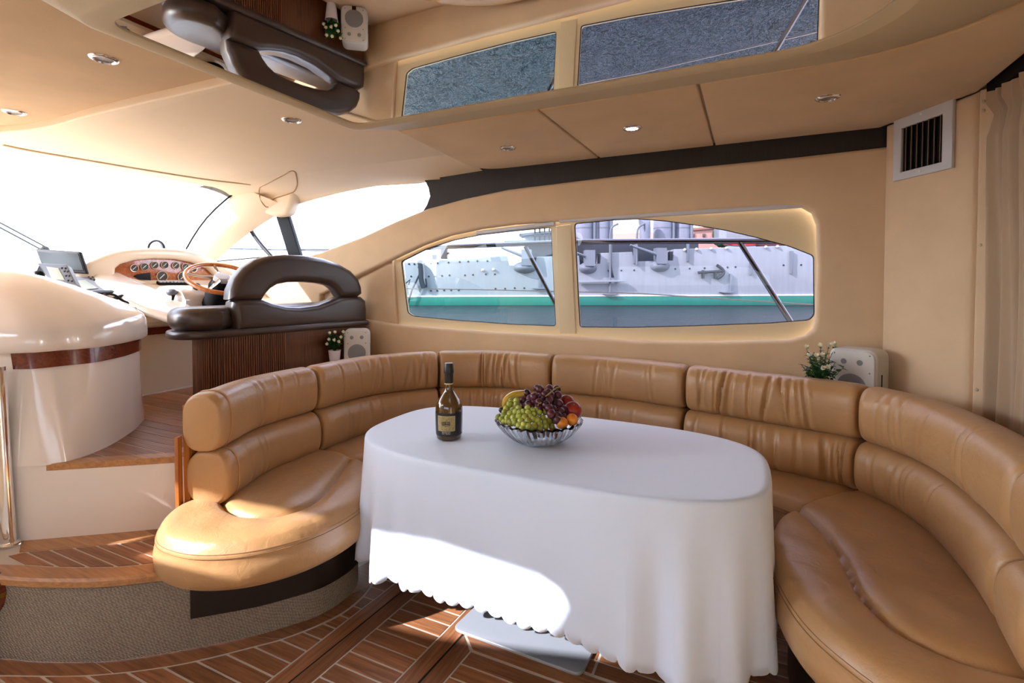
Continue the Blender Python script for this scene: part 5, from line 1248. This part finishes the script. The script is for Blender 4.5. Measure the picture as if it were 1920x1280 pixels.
for x, wd in ((1096, 34), (1130, 30), (1243, 36), (1279, 32)):
    ca = sp(x, 486, 4.0); r = wd/2*(DS+4)/FOC; cb_ = Vector((ca.x, ca.y, ca.z+9))
    f = mesh('funnel', *tube([ca, cb_], r, 28), FUNN, WS_)
    mesh('funnel_band', *tube([Vector((ca.x, ca.y, ca.z+k)) + Vector((0, 0, 0)) for k in (3.0, 3.1)], r*1.03, 24), SHIPG, f)
    mesh('steam_pipe', *tube([sp(x+wd*0.55, 486, 3.2), sp(x+wd*0.55, 486, 3.2)+Vector((0, 0, 9))], 0.13, 8), SHIPG, f)
cw = [sp(1209, y, 2.6) for y in (486, 450, 432, 424)]
mesh('cowl_vent', *tube([cw[0], cw[1], cw[2], cw[3]+Vector((0, 0, 0.2)), cw[3]-RGT*0.35+Vector((0, 0, 0.1))], [0.5, 0.5, 0.55, 0.62, 0.72], 16), FUNN, WS_)
for x in (1144, 1194):
    mesh('davit', *tube(spline([sp(x, 552 if x < 1150 else 497, -0.35), sp(x, 480, -0.35), sp(x+0.5, 440, -0.35), sp(x+4, 426, -0.35), sp(x+15, 419, -0.35)], 4), 0.10, 8), SHIPG, WS_)
    mesh('davit_fall', *tube([sp(x+15, 420, -0.35), sp(x+15, 434, -0.35)], 0.03, 5), SHIPD, WS_)
# guns on their sponsons
for gx, gy, sx, b in ((985, 481, 22, (940, 464)), (1103, 482, 17, (1082, 474)), (1236, 478, 19, (1182, 459))):
    mesh('sponson', *ball(sp(gx, gy+21, 0.5), 1.0, 20, 12, (sx*DS/FOC*1.05, 1.3, 0.58)), SHIPG, WS_)
    g = mesh('gun_shield', *obox(sp(gx+2, gy+2, -0.2), RGT, (Vector((0, 0, 1))+FH*0.1).normalized(), FH, 0.46, 0.72, 0.5), SHIPG, WS_, ang=30)
    mesh('gun_barrel', *tube([sp(gx-4, gy-1, -0.5), sp(b[0]+8, b[1]+3.5, -0.9), sp(b[0], b[1], -1.0)], [0.17, 0.11, 0.09], 10), SHIPG, g)
    mesh('gun_port', *obox(sp(gx+24, gy+6, 0.5), RGT, (0, 0, 1), FH, 0.3, 0.6, 0.3), SHIPD, WS_, smooth=False)
# portholes
PORT = [(767, 495), (777, 495), (795, 494), (808, 494), (820, 493), (841, 492), (862, 491), (878, 490), (895, 489), (914, 489), (771, 518), (804, 518), (816, 518), (829, 517), (843, 516), (872, 516), (887, 515), (911, 514), (928, 514),
        (808, 545), (820, 545), (833, 544), (846, 544), (860, 544), (929, 541), (947, 541), (965, 540), (983, 540), (1141, 507.5), (1165, 507), (1189, 506.5), (1266, 504), (1293, 503.5), (1321, 502.5), (1364, 501), (1379, 500.5), (1469, 497), (1502, 496.5)]
pm = None
for x, y in PORT:
    c = sp(x, y)
    if pm is None:
        o_ = mesh('porthole', *lathe([(0.085, -0.02), (0.085, 0.03), (0.06, 0.03), (0.055, 0.005), (0.003, 0.005)], c, -FH, 12), SHIPD, WS_); pm, pc = o_, c
    else:
        o_ = pm.copy(); COL.objects.link(o_); o_.parent = WS_; o_.location = c-pc
for x, y in ((1284, 468), (1306, 467), (1333, 466), (1362, 465), (1436, 463), (1458, 462), (905, 506), (925, 505)):
    mesh('deck_fitting', *ball(sp(x, y, -0.15), 0.14, 8, 6), BOOTW, WS_)
# anchors, boom, ladders, fin pieces on the hull
for x0, y0_, k_ in ((1310, 512, 1.0),):
    an = mesh('anchor', *tube([sp(1309, 511, -0.3), sp(1358, 508, -0.3)], 0.13, 8), SHIPD, WS_)
    mesh('fluke', *tube(spline([sp(1344, 497, -0.3), sp(1353, 503, -0.3), sp(1357, 510, -0.3), sp(1353, 517, -0.3), sp(1345, 522, -0.3)], 4), 0.14, 8), SHIPD, an)
    for x in (1318, 1341): mesh('bracket', *obox(sp(x, 514, -0.2), RGT, (0, 0, 1), FH, 0.07, 0.36, 0.2), SHIPD, an, smooth=False)
an2 = mesh('anchor', *tube(spline([sp(787, 488, -0.4), sp(789, 505, -0.4), sp(790, 525, -0.4), sp(795, 540, -0.4)], 4), [0.22]*13, 8), SHIPD, WS_)
for pts in (((784, 500), (793, 512), (789, 525), (797, 538)), ((760, 531), (769, 524), (766, 534)), ((786, 515), (780, 528), (772, 545), (764, 572)), ((798, 522), (800, 538), (790, 536))):
    mesh('chain', *tube([sp(x, y, -0.45) for x, y in pts], 0.075, 6), SHIPD, an2)
splate('boarding_boom', [(1084, 526), (1172, 525), (1172, 528), (1084, 530)], 0.5, 0.03, HULL, -0.7)
splate('boom_fender', [(1142, 492), (1146, 492), (1149, 510), (1152, 520), (1148, 520), (1143, 506)], 0.3, 0.02, SHIPD, -0.35)  # dark piece on the hull above the boom
for x, y0_, y1_ in ((1013, 520, 541), (1372, 513, 548)): splate('fin', [(x-1.5, y0_), (x+1, y0_), (x+2.5, y1_), (x-3, y1_)], 0.35, 0.03, SHIPG, -0.35)
for x, y in ((1013, 540), (1145, 551), (1366, 547.5)): splate('ledge', [(x-14, y), (x+14, y-0.7), (x+8, y+2), (x-8, y+2)], 0.5, 0.02, SHIPG, -0.5)
for x, y0_, y1_ in ((1146, 458, 496), (1191, 458, 494), (1291, 452, 490), (1410, 492, 515), (1486, 470, 513)): splate('side_strut', [(x-2, y0_), (x+2, y0_), (x+1, y1_), (x-2, y1_)], 0.3, 0.02, SHIPG, -0.3)
for x in (778, 800, 820, 850, 872, 905, 930): mesh('rail_post', *tube([sp(x, 487, 0.2), sp(x, 471, 0.2)], 0.025, 5), SHIPG, WS_)
mesh('bow_gun', *join([obox(sp(833, 474, 1.0), RGT, (0, 0, 1), FH, 0.28, 0.55, 0.4), tube([sp(833, 478, 0.9), sp(842, 474, 0.7)], 0.10, 8), obox(sp(815, 482, 1.0), RGT, (0, 0, 1), FH, 0.2, 0.2, 0.3)]), SHIPD, WS_, smooth=False)
splate('deckhouse', [(1362, 422), (1540, 422), (1540, 452), (1362, 448)], 3.0, 0.05, HULL, 3.0)
splate('awning', [(1400, 452), (1520, 455), (1520, 462), (1400, 461)], 2.0, 0.03, M('awning_maroon', (84, 44, 52), 0.7), 1.5)
LBt = thing('lifeboat', 'red hulled lifeboat on the deck of the grey warship', 'boat', sp(1385, 460, 1.0))
bt = [sp(1362, 452, 0.6), sp(1366, 457, 0.6), sp(1376, 460, 0.6), sp(1400, 461, 0.6), sp(1416, 459, 0.6), sp(1424, 452, 0.6)]
rows = [[p+FH*(1.1*k) for p in bt] for k in (0, 0.15, 0.5, 0.85, 1.0)]
mesh('hull', *join([grid(rows, cu=True, cap=True)]), REDB, LBt, ang=40)
mesh('keel', *obox(sp(1390, 463.3, 1.0), RGT, (0, 0, 1), FH, 1.2, 0.12, 0.3), HULL, LBt, smooth=False)
QB = thing('quay_building', 'pink plastered quay building with pale roof behind the warship', 'building', FH*80+RGT*28)
def bl(px, th, m, name, off, parent=QB):
    return plate(name, [sl(px, off)], th, 0.02, S0p+FH*(off+th/2), RGT, (0, 0, 1), m, parent, res=1)
bl([(1288, 430), (1362, 424), (1362, 556), (1288, 556)], 6, PINK, 'wall', 35)
bl([(1284, 428), (1364, 422), (1364, 427), (1284, 433)], 7, ROOFM, 'roof', 34.6)
for x in (1298, 1318, 1336, 1350): bl([(x, 438), (x+5, 437.6), (x+5, 444), (x, 444)], 0.3, WINM, 'window', 34.8)
bl([(1150, 438), (1290, 432), (1290, 556), (1150, 556)], 6, M('quay_wall_cream', (206, 188, 168), 0.8), 'wing', 36)
TR = thing('quay_tree', 'small green tree between the pink building and the ship', 'tree', sp(1356, 470, 30))
rn = random.Random(9); Q = []
for _ in range(26): Q.append(ball(tuple(sp(1354+rn.uniform(-10, 10), 445+rn.uniform(-10, 14), 30+rn.uniform(-1, 1))), rn.uniform(0.35, 0.7), 8, 6))
fo_ = mesh('foliage', *join(Q), TREEM, TR, ang=0); fo_['kind'] = 'stuff'
mesh('trunk', *tube([sp(1354, 480, 30), sp(1354, 450, 30)], 0.2, 8), SHIPD, TR)
